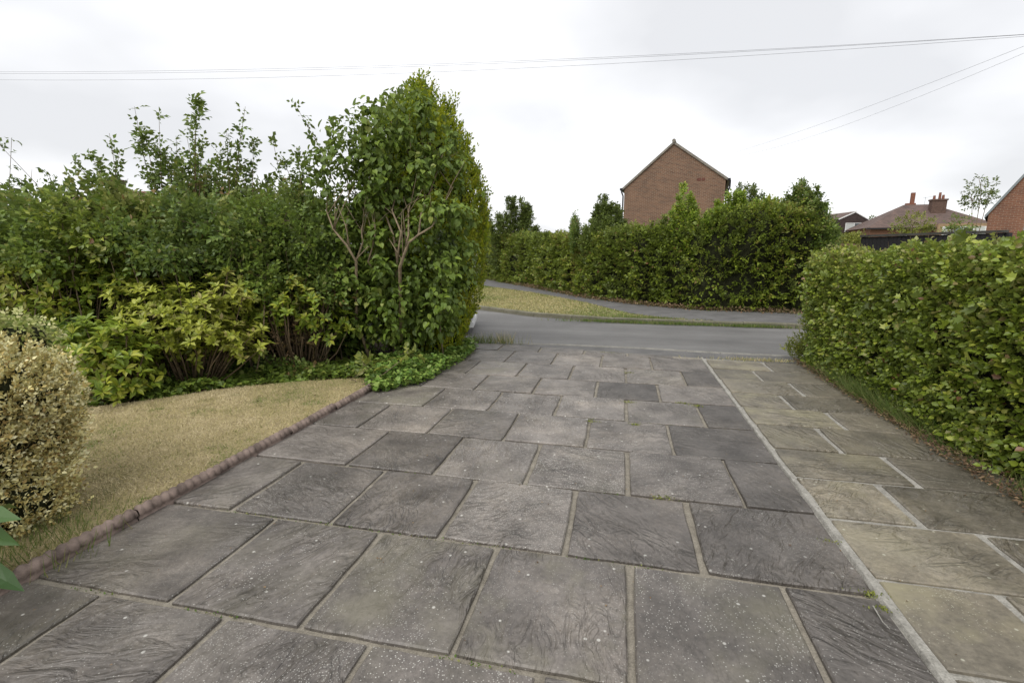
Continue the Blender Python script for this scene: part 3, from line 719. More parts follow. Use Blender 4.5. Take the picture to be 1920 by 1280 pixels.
# --- opposite hedge with trees growing up through it
hp = [(-6.75, 24.6), (-3.0, 19.0), (-0.62, 15.0), (0.8, 13.3), (1.95, 12.55), (3.6, 12.3), (4.2, 12.27)]
hedge('roadside_hedge', 'tall dark clipped beech hedge along the footpath across the road', hp, [2.3, 2.05, 1.95, 1.98, 2.2, 2.42, 2.25], 0.62, 'beech', 0.085, 100000, kind='oval', lumpy=0.16, shell=0.09, p=5, spr=(7, 0.2), tb=0.27)
def sapling(name, label, u, v, d, wpx, n_sh, key, leaf, nper, group='trees growing up through the roadside hedge', kind='oval', rad=0.26, lowv=470, core=True):
    top = W(u, v, d); b = C((u - 960) / F * d * 1.01, d, 0)
    tips = []
    for i in range(int(n_sh * 1.5)):
        a = rng.uniform(-1, 1); drop = abs(a) ** 1.4
        uu = u + a * wpx; vv = v + drop * (lowv - v) * 0.42 + rng.uniform(0, 30)
        tips.append(np.array(W(uu, vv, d + rng.uniform(-0.5, 0.35))))
    mass = None
    if core:
        mz = W(u, lowv - 8, d); mass = [(np.array(mz) + np.array([0, -0.15, 0]), (wpx * 1.25 * d / F, 0.6, (lowv - v) * 0.52 * d / F))]
    return shooty(name, label, tuple(b), tips, key, leaf * 0.85, nper, rad * 1.15, kind=kind, t0=0.5, group=group, stem=0.02, mass=mass)
sapling('sapling', 'dark green ash tree rising from the far left end of the roadside hedge', 965, 362, 22.0, 46, 16, 'dark', 0.12, 420, rad=0.5)
sapling('sapling', 'dark pointed tree in the hedge just left of the brick gable house', 1135, 362, 14.8, 42, 16, 'dark', 0.10, 420, rad=0.38)
sapling('sapling', 'pale green slender tree rising against the brick gable wall', 1284, 338, 12.4, 26, 10, 'bright', 0.085, 330, rad=0.26)
sapling('sapling', 'low silvery green tree left of the tallest shoot before the brick gable', 1235, 395, 12.9, 26, 8, 'beech', 0.08, 260, rad=0.26)
sapling('sapling', 'bright yellowish green bushy tree below the right corner of the brick gable', 1378, 352, 11.8, 58, 22, 'bright', 0.085, 420, rad=0.24, lowv=440)
sapling('sapling', 'green feathery tree with the highest tip at the right of the roadside hedge', 1498, 330, 11.35, 30, 14, 'mixed', 0.09, 360, rad=0.2, lowv=440)
sapling('sapling', 'mid green tree between the bright tree and the highest right tip', 1450, 362, 11.5, 30, 12, 'bright', 0.09, 360, rad=0.22, lowv=440)
sapling('sapling', 'rightmost leaning thin tree with open drooping leaves in the hedge', 1532, 348, 11.15, 20, 10, 'mixed', 0.10, 260, rad=0.26)
sapling('young_tree', 'sparse dark bronze leaved tree behind the hedge right of the gable house', 1400, 322, 19, 34, 14, 'dark', 0.12, 150, None, rad=0.5, lowv=440)
sapling('young_tree', 'thin wispy single shoot above the hedge between two dark trees', 1078, 385, 15.5, 5, 3, 'mixed', 0.07, 30, None, rad=0.12, lowv=450)

hypot2 = lambda a, b: (a * a + b * b) ** 0.5
def scatter2(poly, n):
    P_ = np.array(poly, float); lo, hi = P_.min(0), P_.max(0); out = []
    while len(out) < n:
        q = lo + rng.random(2) * (hi - lo); c = False; j = len(poly) - 1
        for i in range(len(poly)):
            xi, yi = poly[i]; xj, yj = poly[j]
            if ((yi > q[1]) != (yj > q[1])) and q[0] < (xj - xi) * (q[1] - yi) / (yj - yi) + xi: c = not c
            j = i
        if c: out.append((q[0], q[1]))
    return out
# --- conifer and lilac beside the drive mouth
cb = W(792, 500, 6.75); cbx = np.array([cb.x, cb.y, 0])
tcon = thing('conifer', 'tall golden green conifer with pointed top behind the lilac beside the drive', 'conifer', tuple(cbx))
zp = [0.02, 0.35, 0.7, 1.3, 1.8, 2.1, 2.4, 2.7, 2.95, 3.2, 3.40]; rp = [0.48, 0.64, 0.76, 0.82, 0.79, 0.74, 0.66, 0.54, 0.42, 0.26, 0.05]
N = 6200; A = []
z = rng.random(N * 2) * 3.4; r = np.interp(z, zp, rp); keep = rng.random(N * 2) < (r / 0.84 + 0.06); z = z[keep][:N]; r = r[keep][:N]; N = len(z)
th = rng.random(N) * 2 * pi; nr = np.stack([np.cos(th), np.sin(th), np.full(N, 0.15)], 1)
pos = np.stack([np.cos(th) * r, np.sin(th) * r, z], 1); pos += nr * (lump(pos, 4)[:, None] * 0.10 - np.abs(rng.normal(size=N))[:, None] * 0.05)
big = z > 2.3; 
k = 9; sp_p, sp_n = [], []
for (u_, v_) in [(790, 140), (806, 158), (842, 176), (770, 172), (752, 184), (876, 254), (900, 335), (828, 205), (858, 228), (892, 300), (779, 152), (908, 395), (850, 262), (797, 170), (868, 300), (836, 195)]:
    top_ = np.array(W(u_, v_ + 22, 6.75)) - cbx; m_ = 46; f_ = rng.random(m_)
    sp_p.append(top_ - np.array([0, 0, 0.38]) * f_[:, None] + rv(m_) * (0.015 + 0.08 * f_)[:, None]); sp_n.append(rv(m_))
pos = np.concatenate([pos] + sp_p); nr = np.concatenate([nr] + sp_n); N = len(pos); big = pos[:, 2] > 2.5
pp = np.repeat(pos, k, 0); base_d = unit(nr * 0.55 + np.array([0, 0, 1.0]) + rv(N) * 0.25); bd = np.repeat(base_d, k, 0)
along = np.tile(np.linspace(0, 0.12, k), N) * np.repeat(np.where(big, 1.7, 1.0), k)
pp = pp + bd * along[:, None] + rv(N * k) * 0.012
dd = unit(bd + rv(N * k) * 0.65); nn = unit(np.repeat(nr, k, 0) + rv(N * k) * 0.5)
tint = np.clip(np.repeat(rng.random(N) * 0.55 + 0.26 + 0.22 * lump(pos, 2.2), k) + np.tile(np.linspace(0, 0.25, k), N), 0, 1)
foliage(tcon, pp, dd, nn, 0.042 * (0.6 + 0.7 * rng.random(N * k)), 'diamond', 'conifer', tint)
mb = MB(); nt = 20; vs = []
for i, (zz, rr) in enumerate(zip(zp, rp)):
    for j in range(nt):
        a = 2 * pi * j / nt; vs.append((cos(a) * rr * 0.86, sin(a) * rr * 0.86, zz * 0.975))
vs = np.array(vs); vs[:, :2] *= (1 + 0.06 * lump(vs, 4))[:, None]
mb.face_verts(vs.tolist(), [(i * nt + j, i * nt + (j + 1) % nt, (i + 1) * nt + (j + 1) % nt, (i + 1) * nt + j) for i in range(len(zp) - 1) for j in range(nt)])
mb.build('shade_core', M_CORE, tcon, True)
mb = MB(); mb.tube([(0, 0, -0.05), (0.01, 0, 1.5), (0, 0.01, 3.2)], [0.09, 0.06, 0.01], 7); mb.build('trunk', M_BARK, tcon, True)

LD = 5.75
lb = np.array(W(735, 660, LD)); lb[2] = 0
tl = thing('lilac_tree', 'multi stemmed lilac tree with heart shaped leaves at the left of the drive', 'tree', tuple(lb))
stems = [[(738, 690), (742, 600), (742, 560), (745, 485), (737, 440), (722, 400), (716, 340), (722, 280), (735, 225)], [(745, 485), (752, 435), (735, 395), (748, 345), (770, 290), (768, 215)],
         [(752, 640), (750, 500), (757, 480), (766, 455), (785, 440), (810, 425), (824, 398), (850, 350)], [(700, 690), (668, 600), (668, 490), (650, 460), (625, 430), (612, 395), (618, 330)],
         [(668, 490), (680, 455), (678, 430), (690, 380)], [(652, 460), (650, 420), (656, 380), (650, 320)], [(742, 560), (690, 490), (698, 465), (704, 435), (700, 380)], [(758, 475), (766, 440), (766, 395), (778, 345), (800, 290)],
         [(785, 440), (790, 400), (812, 345), (830, 290)]]
for st in stems:
    mb = MB(); k = len(st); dj = LD + rng.uniform(-0.42, -0.12); pts = []
    for i, (u, v) in enumerate(st): pts.append(Vector(W(u, v, dj + rng.uniform(-0.03, 0.03) + min(0.65, max(0, (432 - v) / 80) * 0.6) + min(0.4, max(0, (v - 490) / 60) * 0.4))) - Vector(lb))
    r0 = 0.021 if k > 6 else 0.013
    mb.tube(pts, list(np.linspace(r0, 0.004, k)), 7)
    for _ in range(7):
        i = random.randrange(2, k); q0 = pts[i].lerp(pts[i - 1], random.random()); q1 = q0 + Vector((random.uniform(-.3, .3), random.uniform(-.1, .3), random.uniform(0.15, 0.5)))
        mb.tube([q0, (q0 + q1) / 2 + Vector((random.uniform(-.03, .03), 0, 0.03)), q1], [r0 * 0.35, r0 * 0.25, 0.002], 5)
    mb.build('stem', M_BARK, tl, True)
px = LD / F
ell = []
outline = [(590, 400), (592, 300), (625, 245), (690, 205), (745, 205), (775, 165), (800, 175), (815, 215), (850, 270), (872, 340), (880, 430), (872, 540), (850, 610), (790, 640), (700, 650), (660, 600), (630, 480)]
lq = scatter2(outline, 700); chosen = []
for (u, v) in lq:
    if 655 < u < 805 and 392 < v < 478 and rng.random() < 0.85: continue
    if all(hypot2(u - a, v - b) > 23 for a, b in chosen): chosen.append((u, v))
for (u, v) in chosen:
    r_ = rng.uniform(17, 34) * px; edge_ = 0.75 if (u < 640 or v < 240) else 1.0
    c = np.array(W(u, v, LD + rng.uniform(-0.32, 0.3) + (0.25 if v < 380 else 0)))
    a, b = ell_sample(int(rng.uniform(55, 105) * edge_), c, (r_ * 1.1, r_ * 1.3, r_ * 1.25), 0.55); ell.append((a, b))
for (u, v, n_) in [(712, 190, 14), (736, 186, 12), (620, 232, 16), (600, 282, 16), (584, 330, 12), (905, 362, 9), (868, 300, 16), (755, 165, 10), (765, 250, 40), (590, 370, 18)]:
    c = np.array(W(u, v, LD)); a, b = ell_sample(n_, c, (0.09, 0.12, 0.1), 0.5); ell.append((a, b))
pos = np.concatenate([e[0] for e in ell]); nrm = np.concatenate([e[1] for e in ell])
d = unit(nrm * 0.5 + rv(len(pos)) * 0.45 + np.array([0, 0, -0.55])); nn = unit(nrm * 0.6 + np.array([0, 0, 0.7]) + rv(len(pos)) * 0.45)
foliage(tl, pos - lb, d, nn, 0.072 * (0.4 + 0.85 * rng.random(len(pos))), 'heart', 'lilac', np.clip(rng.random(len(pos)) * 0.8 + 0.12 + 0.15 * lump(pos, 3), 0, 1), 300)

# silvery variegated shrubs in the shade
for (u, v, d_, ru, rv_, lab) in [(605, 462, 6.0, 34, 38, 'small silvery variegated shrub left of the lilac stems'), (830, 470, 5.95, 26, 38, 'small pale variegated shrub between lilac crown and golden conifer')]:
    c = np.array(W(u, v, d_)); crown_tree('variegated_shrub', lab, (c[0], c[1], 0), [(c, (ru * d_ / F, 0.2, rv_ * d_ / F))], 'silver', 0.03, 900, trunk=0.01, cat='shrub', shell=0.3)

# --- mixed hedge at the back of the lawn
mh = [C(-8.5, 4.1), C(-5.6, 5.35), C(-3.2, 6.35), C(-1.95, 6.75)]
th_, org = hedge('mixed_hedge', 'overgrown dark mixed hedge behind the rhododendrons at the back of the lawn', mh, [2.1, 2.05, 2.05, 1.8], 0.75, 'mixed', 0.075, 80000, kind='oval', parts=300, lumpy=0.30, shell=0.16, p=3.0, end_round=False, spr=(8, 0.28), tb=0.36)
tip_sets = [
    ('tall_shrub', 'leaning shrub with drooping tips at the left of the group above the mixed hedge', 5.8, [(205, 250, 0), (165, 285, .1), (190, 300, 0), (225, 280, .2), (215, 320, 0), (240, 335, .1), (175, 330, 0.1)], 90, 0.16),
    ('tall_shrub', 'upright bushy shrub with the highest leafy shoots above the mixed hedge', 6.0, [(252, 200, 0), (270, 235, .1), (298, 212, .1), (290, 270, 0), (310, 285, 0), (330, 255, .2), (350, 255, 0), (372, 182, 0), (380, 260, .1), (340, 300, 0), (365, 300, .1), (300, 320, 0), (395, 300, 0), (275, 320, 0), (320, 330, .1), (355, 335, 0)], 130, 0.19),
    ('tall_shrub', 'fine leaved thin shrub left of the tallest bare wisp above the hedge', 6.2, [(425, 245, 0), (440, 270, 0), (460, 200, 0), (455, 250, .1), (475, 265, .1), (415, 280, 0), (435, 310, 0), (465, 310, 0), (400, 330, 0)], 110, 0.17),
    ('tall_shrub', 'wispy shrub with one thin bare shoot next to the lilac crown', 6.3, [(550, 190, 0), (510, 255, 0), (530, 300, 0), (555, 275, .1), (575, 290, 0), (540, 320, 0), (590, 320, 0), (500, 330, 0), (565, 330, .2), (610, 340, 0)], 90, 0.17),
    ('tall_shrub', 'low tufted shrub tips at the far left of the mixed hedge', 5.6, [(60, 318, 0), (90, 322, 0), (40, 335, 0), (140, 300, 0.1), (100, 335, 0), (20, 340, 0)], 60, 0.13),
    ('tall_shrub', 'thin sprig poking in at the left edge of the view', 5.6, [(22, 258, 0), (-10, 262, 0)], 30, 0.09)]
for nm, lab, dd, tl_, nper, rad in tip_sets:
    tips = pix_tips(tl_, dd); base = tips[0].copy(); base[2] = 0
    c = np.mean(tips, 0); shooty(nm, lab, (c[0], c[1], 0), tips, 'mixed', 0.072, nper, rad, cat='shrub', t0=0.45, group=None, stem=0.012, kind='oval')

# --- rhododendrons: leaves in whorls at the shoot tips
def rhodo(name, label, ells, key, n, leaf=0.085, parts=300, dead=0, core=0):
    c0 = ells[0][0]; base = np.array([c0[0], c0[1], 0.0]); t = thing(name, label, 'shrub', tuple(base))
    PP, NN = [], []
    tot = sum((r[0] * r[1] * r[2]) ** (2 / 3) for c, r in ells)
    for c, r in ells:
        a, b = ell_sample(int(n * (r[0] * r[1] * r[2]) ** (2 / 3) / tot), c, r, 0.26); a = a + rng.normal(size=a.shape) * 0.05 + b * (lump(a, 7)[:, None] * 0.08); PP.append(a); NN.append(b)
    tip = np.concatenate(PP); nr = np.concatenate(NN); ok = tip[:, 2] > 0.08; tip, nr = tip[ok], nr[ok]
    k = 8; ax = unit(nr * 0.7 + np.array([0, 0, 0.75]) + rv(len(tip)) * 0.25)
    e1 = unit(np.cross(ax, rv(len(tip)))); e2 = np.cross(ax, e1)
    A, Dd, Nn, S, T = [], [], [], [], []
    for j in range(k):
        a = 2 * pi * j / k * 1.0 + rng.random(len(tip)) * 0.7; el = rng.uniform(0.05, 0.95, len(tip))
        d = unit(e1 * np.cos(a)[:, None] + e2 * np.sin(a)[:, None] + ax * el[:, None]); A.append(tip + d * 0.008); Dd.append(d); Nn.append(unit(ax * 1.0 - d * 0.2 + rv(len(tip)) * 0.15)); S.append(leaf * rng.uniform(0.6, 1.15, len(tip)))
        T.append(np.clip(rng.random(len(tip)) * 0.35 + 0.3 + 0.3 * lump(tip, 4) + 0.15 * rng.normal(size=len(tip)), 0, 1))
    A, Dd, Nn, S, T = map(np.concatenate, (A, Dd, Nn, S, T))
    foliage(t, A - base, Dd, Nn, S, 'rosette', key, T, parts)
    if core:
        mb = MB()
        for c, r in ells: core_blob(mb, np.array(c) - base, r, core)
        mb.build('shade_core', M_CORE, t, True)
    mb = MB()
    for i in rng.choice(len(tip), min(60, len(tip)), replace=False):
        q = tip[i] - base; b0 = np.array([q[0] * 0.35, q[1] * 0.35, 0]); mb.tube([b0, (b0 + q) / 2 + np.array([0, 0, 0.03]) + rng.normal(size=3) * 0.03, q], [0.010, 0.007, 0.003], 5)
    mb.build('branches', M_TWIG, t, True)
    return t
def EL(u, v, d, ru, rvv, rd): return (np.array(W(u, v, d)), (ru * d / F, rd, rvv * d / F))
rhodo('rhododendron', 'fresh green rhododendron at the lawn edge beside the pale variegated bush', [EL(222, 690, 4.3, 62, 72, 0.32), EL(190, 640, 4.5, 55, 45, 0.3), EL(150, 700, 4.4, 45, 50, 0.25)], 'rhodo', 420, 0.09)
rhodo('rhododendron', 'yellowing rhododendron in the middle of the lawn bed with drooping pale leaves', [EL(345, 590, 4.85, 100, 62, 0.42), EL(400, 625, 4.75, 72, 45, 0.35), EL(290, 560, 5.0, 70, 45, 0.35), EL(335, 655, 4.8, 62, 30, .25), EL(430, 560, 5.0, 60, 50, 0.3), EL(455, 640, 4.9, 50, 40, 0.25)], 'rhodo_yellow', 640, 0.078)
rhodo('rhododendron', 'upper left green rhododendron in front of the mixed hedge', [EL(110, 520, 5.0, 95, 45, 0.4), EL(215, 530, 5.1, 60, 40, 0.35), EL(40, 560, 4.9, 60, 45, 0.35), EL(120, 580, 4.9, 60, 40, 0.3)], 'rhodo', 380, 0.085)
rhodo('rhododendron', 'green rhododendron just left of the lilac with dead brown leaves beneath', [EL(550, 555, 5.45, 75, 45, 0.4), EL(490, 580, 5.35, 45, 40, 0.3), EL(600, 590, 5.5, 45, 45, 0.3)], 'rhodo', 300, 0.08)
for (u, v, d_, ru, rvv, lab, ky) in [(455, 500, 5.25, 60, 50, 'loose green shrub between the yellowing rhododendron and the mixed hedge', 'lilac'), (270, 460, 4.95, 75, 45, 'loose leafy shrub above the yellowing rhododendron', 'mixed'), (20, 455, 4.75, 80, 50, 'loose shrub at the left end in front of the mixed hedge', 'lilac'),
                               (150, 425, 4.95, 65, 45, 'bushy shrub high on the left of the lawn bank under the leaning shoots', 'hedge'), (385, 420, 5.2, 75, 48, 'bushy shrub high on the bank below the tallest leafy shoots', 'mixed'), (530, 430, 5.55, 70, 55, 'bushy dark shrub on the bank just left of the lilac stems', 'lilac'), (600, 510, 5.6, 45, 50, 'leafy shrub tucked between the lilac stems and the rhododendron', 'mixed')]:
    e_ = EL(u, v, d_, ru, rvv, 0.35); crown_tree('loose_shrub', lab, (e_[0][0], e_[0][1], 0), [e_, EL(u + ru * .7, v + 25, d_ - .1, ru * .6, rvv * .7, 0.25), EL(u - ru * .6, v - 30, d_, ru * .5, rvv * .6, 0.25)], ky, 0.06, 1900, trunk=0.01, cat='shrub', shell=0.4, spr=(6, 0.2), parts=120)
# dead leaves hanging below
c = np.array(W(530, 640, 5.5)); crown_tree('dead_shrub', 'half dead shrub with brown curled leaves below the green rhododendron', (c[0], c[1], 0), [(c, (0.5, 0.25, 0.28))], 'dead', 0.06, 330, kind='rosette', trunk=0.01, cat='shrub', shell=0.5, stems=10, mstem=M_TWIG)
# dark filler shrubs low between
c = np.array(W(470, 690, 5.35)); crown_tree('low_shrub', 'dark low shrub under the yellowing rhododendron at the back of the lawn', (c[0], c[1], 0), [(c, (1.1, 0.2, 0.16)), (np.array(W(330, 715, 4.95)), (0.5, 0.2, 0.13))], 'mixed', 0.05, 3800, trunk=0.01, cat='shrub')
c = np.array(W(128, 635, 4.6)); mbp = crown_tree('feathery_shrub', 'small fine needled dark green plant behind the pale variegated bush', (c[0], c[1], 0), [(c, (0.17, 0.15, 0.2))], 'blue_green', 0.05, 1500, kind='narrow', trunk=0.01, cat='shrub', shell=0.5, tipup=0.8)
# hydrangea-like young yellow shrub by the ivy
c = np.array(W(690, 690, 4.85)); crown_tree('young_shrub', 'small yellow green leafed shrub at the corner of the lawn by the ivy', (c[0], c[1], 0), [(c, (0.17, 0.14, 0.12)), (np.array(W(765, 665, 5.1)), (0.12, 0.1, 0.12))], 'yellowgreen', 0.06, 130, kind='heart', trunk=0.007, cat='shrub', parts=60)

# --- pale variegated bush close on the left
vb = [(np.array(W(25, 830, 2.35)), (0.28, 0.32, 0.36)), (np.array(W(62, 765, 2.4)), (0.19, 0.25, 0.22)), (np.array(W(-10, 740, 2.3)), (0.30, 0.3, 0.27)), (np.array(W(95, 700, 2.5)), (0.09, 0.12, 0.12)), (np.array(W(25, 935, 2.2)), (0.25, 0.27, 0.24)), (np.array(W(-80, 850, 2.1)), (0.3, 0.35, 0.5))]
c = vb[0][0]
crown_tree('variegated_bush', 'rounded bush with dry cream and tan leaves at the left edge of the lawn', (c[0], c[1], 0), vb, 'variegated', 0.023, 42000, kind='oval', core=0.6, trunk=0.012, cat='shrub', shell=0.2, spr=(7, 0.10), tipup=0.3, parts=300, mstem=M_TWIG, stems=5, tintb=0.1)
c = np.array(W(25, 640, 2.65)); crown_tree('variegated_bush', 'fresher green and cream bush behind the dry pale bush', (c[0], c[1], 0), [(c, (0.22, 0.2, 0.15)), (np.array(W(-60, 650, 2.6)), (0.3, 0.25, 0.2))], 'variegated_green', 0.028, 5200, core=0.7, trunk=0.01, cat='shrub', parts=200)
# plant with broad blades at the very edge
base = np.array(C(-2.1, 1.68)); base[2] = 0.0
t = thing('leafy_plant', 'plant with long broad glossy leaves cut by the bottom left edge', 'plant', tuple(base))
A, Dd, S = [], [], []
for (u, v, dx_) in [(30, 968, 0), (28, 1020, 0.02), (40, 1104, 0)]:
    tip = np.array(W(u, v, 1.6)); root = base + np.array([0.05, 0, tip[2] - (0.06 if v < 1000 else -0.05)]); A.append(root); Dd.append(tip - root); S.append(np.linalg.norm(tip - root))
for q in range(12):
    a = rng.uniform(pi * 0.62, pi * 1.5); root = base + np.array([rng.normal() * .02, rng.normal() * .02, rng.uniform(0.08, 0.4)]); A.append(root); Dd.append(np.array([cos(a), sin(a), rng.uniform(-.1, .7)])); S.append(rng.uniform(0.28, 0.42))
A, Dd = np.array(A), np.array(Dd)
foliage(t, A - base, unit(Dd), unit(np.array([[0.2, -0.6, 0.8]] * len(A)) + rv(len(A)) * 0.2), np.array(S), 'long', 'blue_green', None, len(A) - 1)
mb = MB()
for a in A: mb.tube([(0, 0, -0.02), (a - base) * 0.5 + np.array([-0.02, 0, 0.02]), a - base], [0.008, 0.006, 0.004], 6)
mb.build('stem', simple('green_stem', (0.07, 0.13, 0.03), 0.5), t, True)

# --- ground cover and grasses
def inpoly(x, y, poly):
    c = np.zeros(len(x), bool); j = len(poly) - 1
    for i in range(len(poly)):
        xi, yi = poly[i][:2]; xj, yj = poly[j][:2]
        c ^= ((yi > y) != (yj > y)) & (x < (xj - xi) * (y - yi) / (yj - yi + 1e-12) + xi); j = i
    return c
def scatter(poly, n):
    P_ = np.array([p[:2] for p in poly]); lo, hi = P_.min(0), P_.max(0); out = []
    got = 0
    while got < n:
        q = lo + rng.random((n * 2, 2)) * (hi - lo); q = q[inpoly(q[:, 0], q[:, 1], poly)]; out.append(q); got += len(q)
    return np.concatenate(out)[:n]
def stuff(name, label, cat, me): o = link(name, me); tag(o, label, cat, kind='stuff'); return o
def cover(name, label, poly, n, hmax, leaf, key, kind='oval', cat='ground cover'):
    q = scatter(poly, n); z = hmax * rng.random(n) ** 0.8 * (0.45 + 0.55 * np.clip(lump(np.c_[q, np.zeros(n)], 6) + 0.5, 0, 1.3)) + 0.01
    pos = np.c_[q, z]; nr = np.tile([0, 0, 1.0], (n, 1)); d = unit(rv(n) * np.array([1, 1, 0.4])); nn = unit(nr + rv(n) * 0.55)
    stuff(name, label, cat, leaf_mesh(name, pos, d, nn, leaf * rng.uniform(0.6, 1.25, n), kind, LM[key][0]))
def blades(name, label, pos2, z0, hgt, wid, key, tint=None, lean=0.6, cat='grass', flat=0.0):
    n = len(pos2); pos = np.c_[pos2, np.full(n, z0)]
    d = unit(rv(n) * lean * np.array([1, 1, 0.25]) + np.array([0, 0, 1.0])); nn = unit(rv(n) * np.array([1, 1, 0.1]) + np.array([0, 0, flat]))
    s = hgt * rng.uniform(0.5, 1.2, n)
    stuff(name, label, cat, leaf_mesh(name, pos, d, nn, s, 'blade', LM[key][0], tint, width=np.full(n, wid) * rng.uniform(0.7, 1.3, n)))
cover('ivy', 'bright green ivy spilling over the corner of the drive below the conifer', [(-2.5, 4.35), (-2.28, 4.12), (-2.12, 4.3), (-1.98, 4.5), (-1.93, 4.9), (-1.93, 5.4), (-1.9, 5.9), (-1.98, 6.5), (-2.2, 6.7), (-2.7, 6.5), (-2.75, 5.2), (-2.6, 4.7)], 5200, 0.16, 0.048, 'ivy', 'heart', 'ivy')
cover('bed_plants', 'low green creeping plants along the back edge of the lawn', [(-2.5, 4.6), (-3.22, 4.3), (-3.8, 3.85), (-4.15, 3.4), (-4.6, 3.0), (-5.3, 3.3), (-4.4, 4.5), (-3.2, 5.3), (-2.6, 5.2)], 5200, 0.11, 0.05, 'lilac', 'heart', 'ground cover')
n = 4200; q = scatter([(-2.45, 3.9), (-2.45, 6.8), (-4.5, 5.6), (-6, 3.4), (-4.4, 2.95)], n); stuff('leaf_litter', 'brown fallen leaves under the shrubs at the back of the lawn', 'leaf litter', leaf_mesh('leaf_litter', np.c_[q, 0.012 + rng.random(n) * 0.02], unit(rv(n) * np.array([1, 1, .2])), unit(rv(n) * 0.4 + np.array([0, 0, 1])), 0.035 * rng.uniform(.5, 1.2, n), 'oval', LM['litter'][0]))
n = 5200; q = np.c_[2.18 + np.abs(rng.normal(size=n)) * 0.12 - 0.06 + 0.03 * np.sin(rng.random(n) * 9), rng.uniform(0.6, 6.6, n)]
stuff('leaf_litter', 'brown dead leaves in a strip along the foot of the right hedge', 'leaf litter', leaf_mesh('leaf_litter', np.c_[q, 0.02 + rng.random(n) * 0.03], unit(rv(n) * np.array([1, 1, .3])), unit(rv(n) * 0.5 + np.array([0, 0, 1])), 0.028 * rng.uniform(.4, 1.2, n), 'oval', LM['litter'][0]))
hf = np.array([p[:2] for p in hedgef]); n = 7000; s = rng.random(n); cumh = np.r_[0, np.cumsum(np.hypot(*np.diff(hf[:7], axis=0).T))]; ss = s * cumh[-1]
q = np.c_[np.interp(ss, cumh, hf[:7, 0]), np.interp(ss, cumh, hf[:7, 1])] + rng.normal(size=(n, 2)) * 0.12
stuff('leaf_litter', 'rusty dead leaves along the foot of the roadside hedge across the road', 'leaf litter', leaf_mesh('leaf_litter', np.c_[q, 0.045 + rng.random(n) * 0.07], rv(n), unit(rv(n) * 0.6 + np.array([0, 0, 1])), 0.07 * rng.uniform(.5, 1.2, n), 'oval', LM['litter'][0]))
# lawn blades
n = 135000; q = scatter([(-2.41, 0.6), (-2.41, 4.75), (-2.54, 4.62), (-3.22, 4.3), (-3.77, 3.9), (-4.1, 3.45), (-4.6, 3.0), (-5, 2.0), (-4, 0.6)], n)
tn = 0.56 + rng.normal(size=n) * 0.22 - 0.26 * lump(np.c_[q, np.zeros(n)], 3.0) + 0.2 * lump(np.c_[q, np.zeros(n)], 9) - 0.45 * (lump(np.c_[q, np.ones(n)], 8) > 0.72)
blades('lawn_grass', 'parched straw coloured lawn grass with a few green patches', q, 0.03, 0.034, 0.0042, 'drygrass', np.clip(tn, 0, 1), 2.6, flat=1.6)
vp = [(-8.2, 23), (-5.46, 18.95), (-2.87, 16.07), (-0.9, 13.1), (0.15, 11.0), (0.9, 10.28), (1.8, 10.1), (1.7, 10.03), (0.9, 10.08), (-0.1, 10.11), (-1.8, 10.62), (-3.4, 11.67), (-5.34, 13.05), (-7.42, 14.8)]
n = 50000; q = scatter(vp, n); tn = 0.22 + rng.normal(size=n) * 0.2 - 0.3 * np.clip(lump(np.c_[q, np.zeros(n)], 1.2), -0.6, 1)
blades('verge_grass', 'half dry grass of the verge across the road', q, 0.03, 0.05, 0.012, 'drygrass', np.clip(tn, 0, 1), 1.4, flat=1.2)
# tufts
def tuft(label, cx, cy, n, spread, h, w=0.006, key='grass', cat='grass tuft', lean=0.5, name='grass_tuft', z=0.0):
    q = np.array([cx, cy]) + rng.normal(size=(n, 2)) * spread
    blades(name, label, q, z, h, w, key, None, lean, cat)
tuft('straggly green and straw grass at the kerb by the conifer', -2.2, 6.95, 420, [0.28, 0.05], 0.17)
tuft('seeding straw grass tuft on the road edge by the white car', -1.75, 7.05, 160, [0.16, 0.04], 0.2, key='drygrass')
tuft('grass tuft growing through the lawn edging by the pale bush', -2.55, 1.55, 500, [0.12, 0.16], 0.12, 0.005)
tuft('green grass growing at the near foot of the right hedge', 2.3, 2.9, 900, [0.05, 0.14], 0.12, 0.006)
tuft('long fine green grass growing up against the far half of the right hedge', 2.28, 5.0, 3400, [0.05, 0.55], 0.24, 0.004, lean=1.1)
tuft('short weedy grass along the foot of the right hedge', 2.25, 4.1, 500, [0.04, 0.3], 0.07, 0.006)
tuft('dry grass along the top of the crossover by the right hedge', 1.75, 6.55, 500, [0.3, 0.03], 0.05, key='drygrass')
for (x, y, s, lab) in [(-0.1, 9.9, .5, 'left of middle'), (1.0, 9.85, .5, 'in the middle'), (2.4, 9.84, .4, 'to the right')]:
    tuft('green weeds growing along the far kerb channel ' + lab, x, y, 900, [s, 0.05], 0.07, 0.012, name='weeds', cat='weeds', z=-0.03)
tuft('green grass clump where the verge tapers to the kerb', 0.4, 10.15, 900, [0.4, 0.06], 0.1, 0.012)
c = np.array(W(1515, 625, 6.15)); crown_tree('horsetail_bush', 'feathery yellow green weed bush at the far foot of the right hedge', (c[0], c[1], 0), [(np.array(W(1500, 655, 6.1)), (0.17, 0.2, 0.2)), (np.array(W(1535, 615, 6.0)), (0.2, 0.2, 0.34)), (np.array(W(1600, 640, 5.4)), (0.16, 0.3, 0.3))], 'yellowgreen', 0.05, 4200, kind='narrow', trunk=0.006, cat='weed', shell=0.5, stems=5, tipup=0.5)
